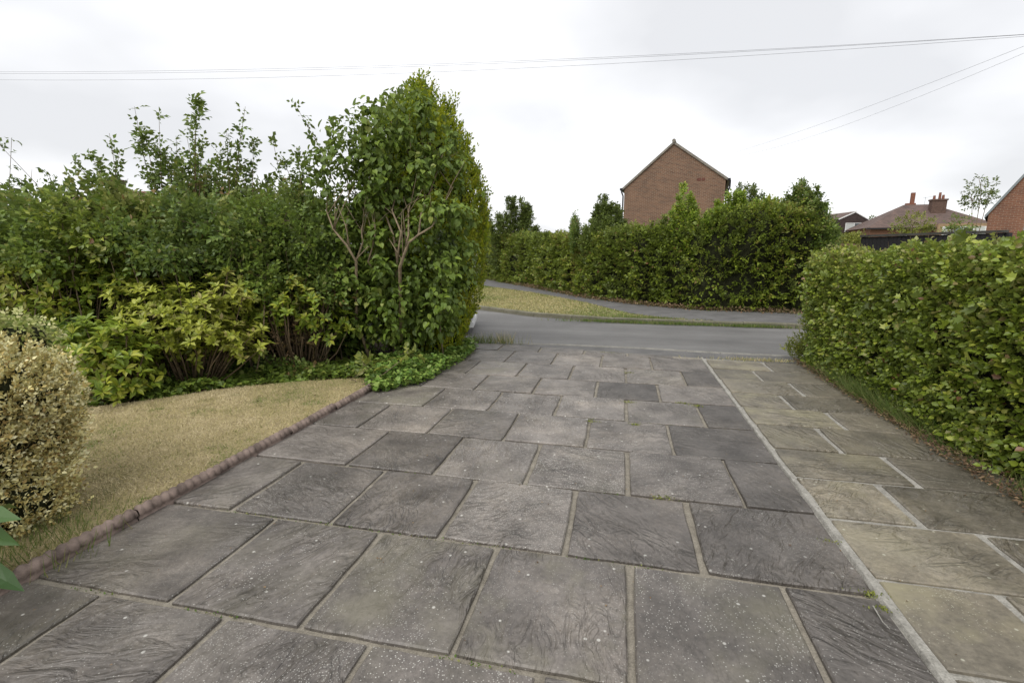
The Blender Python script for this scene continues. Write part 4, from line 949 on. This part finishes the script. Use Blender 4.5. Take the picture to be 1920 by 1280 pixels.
# moss and weeds in the joints
mossy = [(P(1240, 935), 0.03, 'in the joint left of the pale slab by the dividing line'), (P(1552, 1018), 0.02, 'beside the dividing mortar line, middle'), (P(1636, 1118), 0.03, 'at the dividing mortar line near the bottom'), (P(1655, 1145), 0.02, 'nearest the bottom on the dividing line'), (P(1305, 762), 0.03, 'at a far joint left of the divide'),
         (P(1178, 755), 0.03, 'in a far cross joint in mid drive'), (P(1179, 700), 0.03, 'in the farthest cross joint'), (P(1110, 792), 0.025, 'in the joint right of the centre slab'), (P(1280, 757), 0.03, 'in the long joint near the divide'), (P(1140, 662), 0.05, 'at the top edge of the slabs'), (P(1190, 797), 0.02, 'under the middle joint')]
for p_, s, lab in mossy:
    n = 90; q = np.array([p_.x, p_.y]) + rng.normal(size=(n, 2)) * [s * 1.1, s * 0.45]
    stuff('moss_tuft', 'small green moss tuft ' + lab, 'moss', leaf_mesh('moss_tuft', np.c_[q, 0.004 + rng.random(n) * 0.006], unit(rv(n) + np.array([0, 0, .6])), rv(n), 0.012 * rng.uniform(.5, 1.2, n), 'oval', LM['yellowgreen'][0]))
# moss dots along joints of the driveway as one cover
n = 3000; ry = rng.choice(rowY[2:], n); xx = rng.uniform(-2.3, 1.0, n); m_ = lump(np.c_[xx * 3, ry, ry * 0], 2) > 0.35; q = np.c_[xx, ry - 0.008 + rng.normal(size=n) * 0.004][m_]; n = len(q)
stuff('joint_moss', 'thin moss and grit lying in the joints of the dark slabs', 'moss', leaf_mesh('joint_moss', np.c_[q, -0.004 + rng.random(n) * 0.008], rv(n), unit(rv(n) * .5 + np.array([0, 0, 1])), 0.011 * rng.uniform(.4, 1.3, n), 'oval', LM['grass'][0]))
n = 350; q = np.c_[rng.uniform(-2.3, 2.2, n), rng.uniform(1.0, 6.5, n)]
stuff('debris', 'tiny fallen leaves and bits scattered over the paving', 'leaf litter', leaf_mesh('debris', np.c_[q, np.full(n, 0.0155)], unit(rv(n) * np.array([1, 1, .05])), unit(rv(n) * .15 + np.array([0, 0, 1])), 0.013 * rng.uniform(.3, 1.2, n), 'oval', LM['litter'][0]))
# twig lying on the slabs by the divide
mb = MB(); a = P(1637, 1135, 0.016); b = P(1655, 1165, 0.018); c_ = P(1668, 1178, 0.016); mb.tube([Vector((0, 0, 0)), b - a, c_ - a], [0.0025, 0.002, 0.0012], 5)
o = mb.build('twig', M_MORTARL, loc=a); tag(o, 'short pale dead twig lying beside the dividing mortar line', 'twig')

# ================================================================== BUILDINGS
def brickmat(name, c1, c2, mort, scale=1.0, rough=0.85):
    m, n, l, p = newmat(name)
    t = n.new('ShaderNodeTexCoord'); s = n.new('ShaderNodeSeparateXYZ'); l.new(t.outputs['Object'], s.inputs[0])
    cb_ = n.new('ShaderNodeCombineXYZ'); l.new(math_(n, l, 'ADD', s.outputs[0], s.outputs[1]), cb_.inputs[0]); l.new(s.outputs[2], cb_.inputs[1])
    b = n.new('ShaderNodeTexBrick'); l.new(cb_.outputs[0], b.inputs['Vector'])
    b.inputs['Color1'].default_value = (*c1, 1); b.inputs['Color2'].default_value = (*c2, 1); b.inputs['Mortar'].default_value = (*mort, 1)
    b.inputs['Scale'].default_value = 1 / scale; b.inputs['Brick Width'].default_value = 0.225; b.inputs['Row Height'].default_value = 0.075; b.inputs['Mortar Size'].default_value = 0.009; b.inputs['Mortar Smooth'].default_value = 0.2; b.inputs['Bias'].default_value = -0.35
    nz = noise(n, l, cb_.outputs[0], 1.2, 5); c = mixc(n, l, 0.5, b.outputs['Color'], ramp(n, l, nz.outputs['Fac'], [(0.3, (0.75, 0.75, 0.75)), (0.7, (1.25, 1.2, 1.15))]).outputs[0], 'MULTIPLY')
    l.new(c, p.inputs['Base Color']); p.inputs['Roughness'].default_value = rough
    bump(n, l, math_(n, l, 'SUBTRACT', 1.0, b.outputs['Fac']), p, 0.5, 0.01); return m
M_BRICK = brickmat('brick', (0.18, 0.098, 0.063), (0.09, 0.052, 0.04), (0.26, 0.21, 0.155))
M_BRICKR = brickmat('red_brick', (0.20, 0.09, 0.055), (0.12, 0.055, 0.04), (0.27, 0.19, 0.14))
M_BUFF = brickmat('buff_brick', (0.33, 0.22, 0.12), (0.25, 0.16, 0.09), (0.3, 0.25, 0.18))
def tilemat(name, c1, c2):
    m, n, l, p = newmat(name)
    t = n.new('ShaderNodeTexCoord'); s = n.new('ShaderNodeSeparateXYZ'); l.new(t.outputs['Object'], s.inputs[0])
    cb_ = n.new('ShaderNodeCombineXYZ'); l.new(math_(n, l, 'ADD', s.outputs[0], s.outputs[1]), cb_.inputs[0]); l.new(s.outputs[2], cb_.inputs[1])
    b = n.new('ShaderNodeTexBrick'); l.new(cb_.outputs[0], b.inputs['Vector'])
    b.inputs['Color1'].default_value = (*c1, 1); b.inputs['Color2'].default_value = (*c2, 1); b.inputs['Mortar'].default_value = (*[x * .4 for x in c2], 1)
    b.inputs['Scale'].default_value = 1; b.inputs['Brick Width'].default_value = 0.28; b.inputs['Row Height'].default_value = 0.16; b.inputs['Mortar Size'].default_value = 0.012
    nz = noise(n, l, t.outputs['Object'], 0.7, 5); c = mixc(n, l, 0.6, b.outputs['Color'], ramp(n, l, nz.outputs['Fac'], [(0.3, (0.7, 0.72, 0.7)), (0.7, (1.3, 1.25, 1.2))]).outputs[0], 'MULTIPLY')
    l.new(c, p.inputs['Base Color']); bump(n, l, b.outputs['Fac'], p, 0.4, 0.02); return m
M_TILE = tilemat('roof_tile', (0.165, 0.112, 0.096), (0.11, 0.08, 0.072))
M_TILER = tilemat('red_roof_tile', (0.22, 0.10, 0.06), (0.14, 0.07, 0.05))
M_STONE = simple('verge_mortar', (0.21, 0.19, 0.16), 0.85)
M_BLACK = simple('black_plastic', (0.015, 0.015, 0.017), 0.45, bst=0)
M_WHITE = simple('white_paint', (0.78, 0.78, 0.77), 0.4, 3, 0.04, bst=0)
M_GLASS = simple('window_glass', (0.10, 0.12, 0.13), 0.08, 2, 0.5, bst=0, spec=0.8)
M_CURT = simple('net_curtain', (0.5, 0.52, 0.5), 0.9, 5, 0.12, bst=0)
M_DARKW = simple('dark_cladding', (0.05, 0.035, 0.032), 0.7, 3, 0.3)
M_POT = simple('chimney_pot', (0.2, 0.085, 0.055), 0.8)
M_SOOT = simple('sooty_brick', (0.11, 0.07, 0.055), 0.9, 10, 0.4)
M_LEAD = simple('grey_metal', (0.22, 0.25, 0.26), 0.5, 4, 0.1, bst=0)

# gabled brick house: local frame x along the gable, y into the depth
def frame_from(a, b):
    a, b = Vector(a), Vector(b); ang = atan2(b.y - a.y, b.x - a.x); return ang
def gable_house(name, label, A, B, eaveA, eaveB, ridge, depth, mwall, gutter=True, airbrick=None, verge=M_STONE, roof=M_TILE, windows=(), xr=None, ov=0.12):
    A = Vector((A[0], A[1], 0)); B = Vector((B[0], B[1], 0)); w = (B - A).length; ang = frame_from(A, B)
    t = thing(name, label, 'house', A, ang)
    if xr is None: xr = w / 2
    mb = MB(); mb.prism([(0, -0.1), (w, -0.1), (w, eaveB), (xr, ridge), (0, eaveA)], 0, depth, 0, Matrix(((1, 0, 0, 0), (0, 0, 1, 0), (0, 1, 0, 0), (0, 0, 0, 1))))
    wall = mb.build('wall', mwall, t)
    th = 0.13; rf, vg = MB(), MB()
    zA, zB = eaveA - (ridge - eaveA) / xr * ov, eaveB - (ridge - eaveB) / (w - xr) * ov
    for (x0, z0) in ((-ov, zA), (w + ov, zB)):
        for mb_, ys, lo, hi in ((rf, (-0.03, depth + 0.03), 0.003, th), (vg, (-0.08, -0.032), -0.03, th - 0.015)):
            vs = []
            for y in ys: vs += [(x0, y, z0 + lo), (xr, y, ridge + lo), (xr, y, ridge + hi), (x0, y, z0 + hi)]
            mb_.face_verts(vs, [(0, 1, 2, 3), (7, 6, 5, 4), (0, 4, 5, 1), (1, 5, 6, 2), (2, 6, 7, 3), (3, 7, 4, 0)])
    r = rf.build('roof', roof, t); vg.build('verge', verge, r)
    rt = MB(); rt.tube([(xr, -0.12, ridge + th + 0.0), (xr, depth + 0.1, ridge + th + 0.0)], [0.11, 0.11], 10); rt.build('ridge_tile', verge, r)
    if gutter:
        gt = MB(); gt.box(-ov - 0.14, -ov + 0.02, -0.12, depth, zA - 0.02, zA + 0.1); gt.build('gutter', M_BLACK, t)
        gt = MB(); gt.box(w + ov - 0.02, w + ov + 0.14, -0.12, depth, zB - 0.02, zB + 0.1); gt.build('gutter', M_BLACK, t)
        dp = MB(); dp.tube([(-ov - 0.05, 0.0, zA), (-ov - 0.05, 0.0, zA - 0.12), (-0.08, 0.05, zA - 0.35), (-0.08, 0.05, 0)], [0.045] * 4, 8); dp.build('downpipe', M_BLACK, t)
        dp = MB(); dp.tube([(w + ov + 0.12, 0.0, zB), (w + ov + 0.12, 0.0, zB - 0.4), (w + 0.08, 0.1, zB - 0.75), (w + 0.08, 0.1, 0)], [0.05] * 4, 8); dp.build('downpipe', M_BLACK, t)
    if airbrick:
        ab = MB(); ab.box(airbrick[0], airbrick[0] + 0.22, -0.012, 0.02, airbrick[1], airbrick[1] + 0.16); ab.box(airbrick[0] + 0.25, airbrick[0] + 0.44, -0.012, 0.02, airbrick[1], airbrick[1] + 0.16); ab.build('air_brick', simple('air_brick_clay', (0.13, 0.05, 0.035)), t)
    for (x0, x1, z0, z1) in windows: window(t, x0, x1, z0, z1)
    return t
def window(t, x0, x1, z0, z1, y=-0.02, n=2, curtain=False):
    fr = MB(); fw = 0.07
    fr.box(x0, x1, y - 0.05, y + 0.03, z0, z0 + fw); fr.box(x0, x1, y - 0.05, y + 0.03, z1 - fw, z1)
    for k in range(n + 1):
        x = x0 + (x1 - x0 - fw) * k / n; fr.box(x, x + fw, y - 0.055, y + 0.028, z0 + fw, z1 - fw)
    f = fr.build('window', M_WHITE, t)
    for k in range(n):
        x = x0 + (x1 - x0 - fw) * k / n + fw; xe = x0 + (x1 - x0 - fw) * (k + 1) / n
        g_ = MB(); g_.box(x + 0.002, xe - 0.002, y - 0.02, y - 0.01, z0 + fw + 0.002, z1 - fw - 0.002); g_.build('pane', M_CURT if (curtain and k == 0) else M_GLASS, f)
    sl_ = MB(); sl_.box(x0 - 0.06, x1 + 0.06, y - 0.12, y + 0.02, z0 - 0.07, z0 - 0.003); sl_.build('sill', M_WHITE, f)
    return f
a, b = W(1171, 353, 31), W(1361, 335, 28.9); ap = W(1264, 264, 30)
gable_house('brick_house', 'tall plain brick gable end of the house behind the roadside hedge', a, b, a.z, b.z, ap.z - 0.15, 9, M_BRICK, True, (4.15, W(1298, 340, 29.6).z), xr=(ap.xy - a.xy).length)
# the house cut by the right edge
a2 = W(1854, 400, 22); b2 = a2 + C(5.4 * cos(radians(45)), -5.4 * sin(radians(45)))
gable_house('brick_house', 'red brick gable end cut by the right edge of the view', a2, b2, a2.z, a2.z, a2.z + 4.5, 8, M_BRICKR, False, None, verge=M_LEAD)
# dark clad gable house
a3 = W(1574, 411, 70); b3 = W(1630, 413, 70)
dh = gable_house('dark_house', 'small dark clad gable house with white bargeboards right of the roadside hedge', a3, b3, a3.z, b3.z, W(1600, 398, 70).z, 8, M_DARKW, False, None, verge=M_WHITE)
w3 = (b3 - a3).length; zt, zb = W(1600, 418, 70).z, W(1600, 434, 70).z
window(dh, w3 * 0.22, w3 * 0.80, zb, zt, n=2, curtain=True)
# hipped semi-detached pair
a4 = W(1632, 430, 62); b4 = W(1870, 424, 58); ang = frame_from(a4, b4); wd = (Vector((b4.x, b4.y, 0)) - Vector((a4.x, a4.y, 0))).length
ht = thing('hipped_house', 'semi detached house with brown hipped roof and two chimneys beyond the black fence', 'house', (a4.x, a4.y, 0), ang)
ez = W(1700, 426, 60).z; rz_ = W(1720, 382, 63).z; dep = 8.5
mb = MB(); mb.box(0, wd * 0.52, 0, dep, 0, ez); mb.build('wall', M_BRICKR, ht)
mb = MB(); mb.box(wd * 0.52 + 0.002, wd, -0.9, dep, 0, ez + 0.35); mb.build('wall', M_BUFF, ht)
mb = MB(); o_ = 0.5; r0, r1 = 4.6, wd - 5.0
vs = [(-o_, -o_, ez), (wd + o_, -o_, ez), (wd + o_, dep + o_, ez), (-o_, dep + o_, ez), (r0, dep / 2, rz_), (r1, dep / 2, rz_)]
mb.face_verts(vs, [(0, 1, 5, 4), (1, 2, 5), (2, 3, 4, 5), (3, 0, 4), (3, 2, 1, 0)])
roof = mb.build('roof', M_TILE, ht)
mb = MB(); mb.box(-o_ - 0.08, wd + o_, -o_ - 0.1, -o_ - 0.01, ez - 0.2, ez - 0.02); mb.build('gutter', M_BLACK, ht)
cx = wd * 0.545
mb = MB(); mb.box(cx, cx + 1.5, dep / 2 - 2.0, dep / 2 - 1.1, rz_ - 2.2, rz_ + 0.25); mb.box(cx - 0.08, cx + 1.58, dep / 2 - 2.08, dep / 2 - 1.02, rz_ + 0.26, rz_ + 0.45); ch = mb.build('chimney', M_SOOT, roof)
for (dx_, h) in ((0.3, 0.45), (0.85, 0.8), (1.2, 0.5)):
    mb = MB(); mb.tube([(cx + dx_, dep / 2 - 1.55, rz_ + 0.45), (cx + dx_, dep / 2 - 1.55, rz_ + 0.45 + h)], [0.15, 0.12], 10); mb.build('chimney_pot', M_POT, ht)
mb = MB(); mb.box(r0 + 0.3, r0 + 1.3, dep / 2, dep / 2 + 0.6, rz_ - 0.5, rz_ + 0.2); mb.box(r0 + 0.75, r0 + 1.15, dep / 2 + 0.1, dep / 2 + 0.45, rz_ + 0.2, rz_ + 1.5); mb.build('chimney', M_POT, ht)
mb = MB(); mb.tube([(r0 + 2.2, dep / 2, rz_ - 0.2), (r0 + 2.2, dep / 2, rz_ + 0.9)], [0.02, 0.02], 5); mb.tube([(r0 + 1.9, dep / 2, rz_ + 0.75), (r0 + 3.0, dep / 2 - 0.3, rz_ + 0.95)], [0.015, 0.015], 5); mb.build('aerial', M_LEAD, ht)
window(ht, wd * 0.555, wd * 0.555 + 3.0, ez - 1.5, ez + 0.0, y=-0.93, n=3, curtain=True)
window(ht, wd * 0.80, wd * 0.80 + 3.0, ez - 1.5, ez + 0.0, y=-0.93, n=3, curtain=True)
mb = MB(); mb.box(3.1, 3.9, -0.03, 0.01, ez - 1.5, ez - 0.9); mb.build('window', M_WHITE, ht)
# roof and chimney behind the left hedge
a5 = W(60, 384, 24); b5 = W(245, 384, 24); ang = frame_from(a5, b5); wd = (b5 - a5).length
bt = thing('bungalow', 'reddish roofed house with square chimney showing over the left hedge', 'house', (a5.x, a5.y, 0), ang)
rz5 = W(180, 354, 26).z; ez5 = W(200, 392, 24).z
mb = MB(); mb.box(0, wd, 0, 6, 0, ez5); mb.build('wall', M_BRICKR, bt)
mb = MB(); mb.face_verts([(-.4, -.4, ez5), (wd + .4, -.4, ez5), (wd + .4, 6.4, ez5), (-.4, 6.4, ez5), (1.5, 3, rz5), (wd - 1.2, 3, rz5)], [(0, 1, 5, 4), (1, 2, 5), (2, 3, 4, 5), (3, 0, 4), (3, 2, 1, 0)])
r5 = mb.build('roof', M_TILER, bt)
mb = MB(); xc = wd * 0.38; mb.box(xc, xc + 0.62, 2.3, 2.9, ez5, W(130, 338, 26).z); mb.box(xc - 0.06, xc + 0.68, 2.24, 2.96, W(130, 338, 26).z, W(130, 334, 26).z); mb.build('chimney', M_SOOT, r5)

# --- black fence with capping rail beyond the right hedge
f0, f1 = W(1618, 441, 11.6), W(1885, 431, 9.0)
ft = thing('black_fence', 'long black painted timber fence with capping rail behind the right hedge', 'fence', (f0.x, f0.y, 0), frame_from(f0, f1))
fl = (Vector((f1.x, f1.y, 0)) - Vector((f0.x, f0.y, 0))).length; fh = (f0.z + f1.z) / 2
M_FENCE = simple('black_timber', (0.018, 0.017, 0.018), 0.7, 6, 0.4, 30, 0.5, 0.006); M_CAP = simple('capping', (0.06, 0.058, 0.05), 0.8, 6, 0.4)
nb = 30; bw = fl / nb; bm_ = MB(); bm_.box(0.003, bw - 0.003, -0.012, 0.012, 0.02, fh - 0.05); bmesh_ = bm_.mesh('fence_board', M_FENCE)
for i in range(nb):
    o = link('fence_board', bmesh_, None, ft, loc=(i * bw, random.uniform(-0.004, 0.004), random.uniform(-0.006, 0.0)))
mb = MB(); mb.box(-0.03, fl + 0.03, -0.05, 0.05, fh - 0.045, fh); mb.build('capping_rail', M_CAP, ft)
for k in range(4):
    mb = MB(); x = fl * k / 3; mb.box(x - 0.05, x + 0.05, 0.02, 0.12, -0.1, fh - 0.047); mb.build('fence_post', M_FENCE, ft)
# brown panels at the left of the fence
p0, p1 = W(1578, 452, 15), W(1612, 450, 15)
pf = thing('brown_fence', 'short weathered brown fence with round post left of the black fence', 'fence', (p0.x, p0.y, 0), frame_from(p0, p1)); pl_ = 1.3
M_BRF = simple('brown_timber', (0.15, 0.09, 0.065), 0.85, 6, 0.3)
for i in range(12):
    mb = MB(); mb.box(0.002, pl_ / 12 - 0.004, -0.01, 0.01, 0, 1.6); mb.build('fence_board', M_BRF, pf, loc=(i * pl_ / 12 - 0.45, random.uniform(-.004, .004), random.uniform(-.02, .02)))
mb = MB(); mb.tube([(0.75, -0.1, 0), (0.75, -0.1, 1.66)], [0.09, 0.09], 10); mb.build('fence_post', simple('post_timber', (0.25, 0.16, 0.09), 0.8), pf, True)
# grey post at the right edge
gp = W(1917, 470, 14); mb = MB(); hz_ = W(1917, 384, 14).z
pt = thing('metal_post', 'pale grey metal post cut by the right edge above the hedge', 'post', (gp.x, gp.y, 0))
mb.tube([(0, 0, 0), (0, 0, hz_ - 0.1)], [0.06, 0.06], 12); mb.build('pole', M_LEAD, pt, True)
mb = MB(); mb.tube([(0, 0, hz_ - 0.1), (0, 0, hz_ - 0.02), (0, 0, hz_)], [0.075, 0.07, 0.02], 12); mb.build('cap', M_LEAD, pt, True)

# --- trees in the far gardens
def far_tree(name, label, u, v, d, ru, rvv, key, leaf, n, core=0.0, shell=0.35, cat='tree', trunk=0.06):
    c = np.array(W(u, v, d)); R_ = (ru * d / F, ru * d / F, rvv * d / F); b = (c[0], c[1], 0)
    return crown_tree(name, label, b, [(c, R_), (c + np.array([R_[0] * .5, 0, -R_[2] * .4]), tuple(x * .6 for x in R_)), (c + np.array([-R_[0] * .5, 0, -R_[2] * .5]), tuple(x * .6 for x in R_))], key, leaf, n, trunk=trunk, cat=cat, shell=shell, core=core)
far_tree('garden_tree', 'yellow green garden shrub tree in front of the dark house', 1600, 456, 17, 26, 20, 'yellowgreen', 0.09, 2600, 0.0)
far_tree('garden_tree', 'thin yellow green tree in front of the hipped house', 1712, 420, 30, 34, 22, 'yellowgreen', 0.14, 900, 0.0)
far_tree('garden_tree', 'sparse leaved tree above the roof between the hipped and right brick houses', 1840, 358, 48, 24, 30, 'dark', 0.26, 600, 0.0, trunk=0.06)
far_tree('garden_tree', 'distant green tree left of the hipped roof', 1642, 420, 80, 16, 16, 'dark', 0.5, 500, 0.0)
far_tree('garden_tree', 'distant reddish tree touching the hipped roof', 1656, 420, 78, 8, 12, 'litter', 0.45, 220, 0.0)
far_tree('garden_tree', 'light green garden tree by the right brick house', 1800, 425, 40, 22, 22, 'mixed', 0.2, 500, 0.0)
far_tree('garden_tree', 'far dark tree seen past the left end of the roadside hedge', 905, 425, 40, 16, 45, 'dark', 0.25, 1800, 0.6)
far_tree('garden_tree', 'far tree beyond the side road behind the conifer', 860, 440, 42, 40, 50, 'mixed', 0.25, 2500, 0.6)

# --- overhead wires
def wire(label, a, b, sag, r=0.008, group=None):
    a, b = Vector(a), Vector(b); mb = MB(); pts = []
    for i in range(25):
        t = i / 24; p = a.lerp(b, t) - a; p.z -= sag * 4 * t * (1 - t); pts.append(p)
    mb.tube(pts, [r] * 25, 5); o = mb.build('overhead_wire', M_LEADD, loc=a); tag(o, label, 'wire', group); return o
M_LEADD = simple('wire', (0.10, 0.10, 0.11), 0.6, bst=0)
wire('uppermost of the three wires crossing the whole sky', W(-500, 125, 20), W(2300, 40, 11), 0.50, 0.003)
wire('middle wire just under the uppermost one crossing the sky', W(-500, 127, 20), W(2300, 39, 11), 0.54, 0.003)
wire('lowest of the three wires crossing the whole sky', W(-500, 134, 20), W(2300, 38, 11), 0.66, 0.003)
wire('upper thin cable running down to the brick gable house', W(2050, 35, 9), W(1362, 290, 28), 0.15, 0.0026)
wire('lower thin cable running down to the brick gable house', W(2050, 44, 9), W(1362, 296, 28), 0.35, 0.0024)

# ================================================================== white car behind the conifer
M_CAR = simple('white_car_paint', (0.8, 0.8, 0.8), 0.25, 2, 0.02, bst=0, spec=0.6)
M_TYRE = simple('tyre_rubber', (0.02, 0.02, 0.02), 0.8); M_RIM = simple('alloy', (0.5, 0.5, 0.52), 0.3, bst=0, metal=0.8); M_TRIM = simple('black_trim', (0.02, 0.02, 0.022), 0.5, bst=0)
M_LAMP = simple('lamp_glass', (0.45, 0.47, 0.5), 0.1, bst=0, spec=0.8)
M_CG = simple('car_glass', (0.02, 0.025, 0.03), 0.05, bst=0, spec=0.8)
ca = atan2(0.24, 0.97)
car = thing('parked_car', 'white hatchback parked on the road, its front corner showing past the conifer', 'car', (-4.58, 8.02, -0.045), ca)
def loft(secs, m, name, smooth=True):
    mb = MB(); n_ = len(secs[0]); vs = [v for s_ in secs for v in s_]
    fs = [(i * n_ + j, i * n_ + (j + 1) % n_, (i + 1) * n_ + (j + 1) % n_, (i + 1) * n_ + j) for i in range(len(secs) - 1) for j in range(n_)] + [tuple(range(n_))[::-1], tuple((len(secs) - 1) * n_ + j for j in range(n_))]
    mb.face_verts(vs, fs); o = mb.build(name, m, car, smooth)
    return o
def sec(x, hw, zb_, zt_, k=0.12):
    return [(x, -hw + k, zb_), (x, hw - k, zb_), (x, hw, zb_ + 0.12), (x, hw, zt_ - 0.18), (x, hw - k, zt_), (x, -hw + k, zt_), (x, -hw, zt_ - 0.18), (x, -hw, zb_ + 0.12)]
loft([sec(-2.0, 0.62, 0.38, 0.80), sec(-1.92, 0.78, 0.24, 0.92), sec(-1.5, 0.85, 0.2, 0.97), sec(-0.5, 0.86, 0.2, 0.96), sec(0.8, 0.86, 0.2, 0.94), sec(1.4, 0.84, 0.2, 0.86), sec(1.8, 0.76, 0.2, 0.76), sec(1.98, 0.60, 0.24, 0.62)], M_CAR, 'body')
def cab(x, hw, z): return [(x, -hw, z), (x, hw, z)]
mb = MB(); mb.face_verts([(-1.85, -.72, .93), (1.0, -.74, .92), (1.0, .74, .92), (-1.85, .72, .93), (-1.45, -.56, 1.42), (0.15, -.58, 1.44), (0.15, .58, 1.44), (-1.45, .56, 1.42)], [(0, 1, 5, 4), (2, 3, 7, 6), (1, 2, 6, 5), (3, 0, 4, 7), (4, 5, 6, 7)]); mb.build('windows', M_CG, car)
mb = MB(); mb.face_verts([(-1.5, -.57, 1.42), (0.2, -.59, 1.44), (0.2, .59, 1.44), (-1.5, .57, 1.42), (-1.4, -.5, 1.47), (0.1, -.5, 1.49), (0.1, .5, 1.49), (-1.4, .5, 1.47)], [(0, 1, 5, 4), (2, 3, 7, 6), (1, 2, 6, 5), (3, 0, 4, 7), (4, 5, 6, 7), (3, 2, 1, 0)]); mb.build('roof', M_CAR, car)
mb = MB(); mb.box(1.86, 2.04, -0.66, 0.66, 0.13, 0.22); mb.build('bumper_lip', M_CAR, car)
mb = MB(); mb.box(1.93, 2.01, -0.50, 0.50, 0.26, 0.42); mb.build('grille', M_TRIM, car)
for s in (-1, 1):
    mb = MB(); mb.box(1.72, 1.93, s * 0.64 - 0.12, s * 0.64 + 0.12, 0.52, 0.66); mb.build('headlight', M_LAMP, car)
    mb = MB(); mb.box(0.45, 0.65, s * 0.95 - 0.1, s * 0.95 + 0.1, 0.93, 1.06); mb.build('mirror', M_CAR, car)
    for x in (-1.25, 1.25):
        mb = MB(); mb.tube([(x, s * 0.88, 0.31), (x, s * 0.68, 0.31)], [0.31, 0.31], 24); wh = mb.build('wheel', M_TYRE, car)
        mb = MB(); mb.tube([(x, s * 0.89, 0.31), (x, s * 0.86, 0.31)], [0.2, 0.2], 16); mb.build('rim', M_RIM, wh)
print('objects', len(D.objects), 'tris', sum(len(o.data.polygons) for o in D.objects if o.type == 'MESH'))
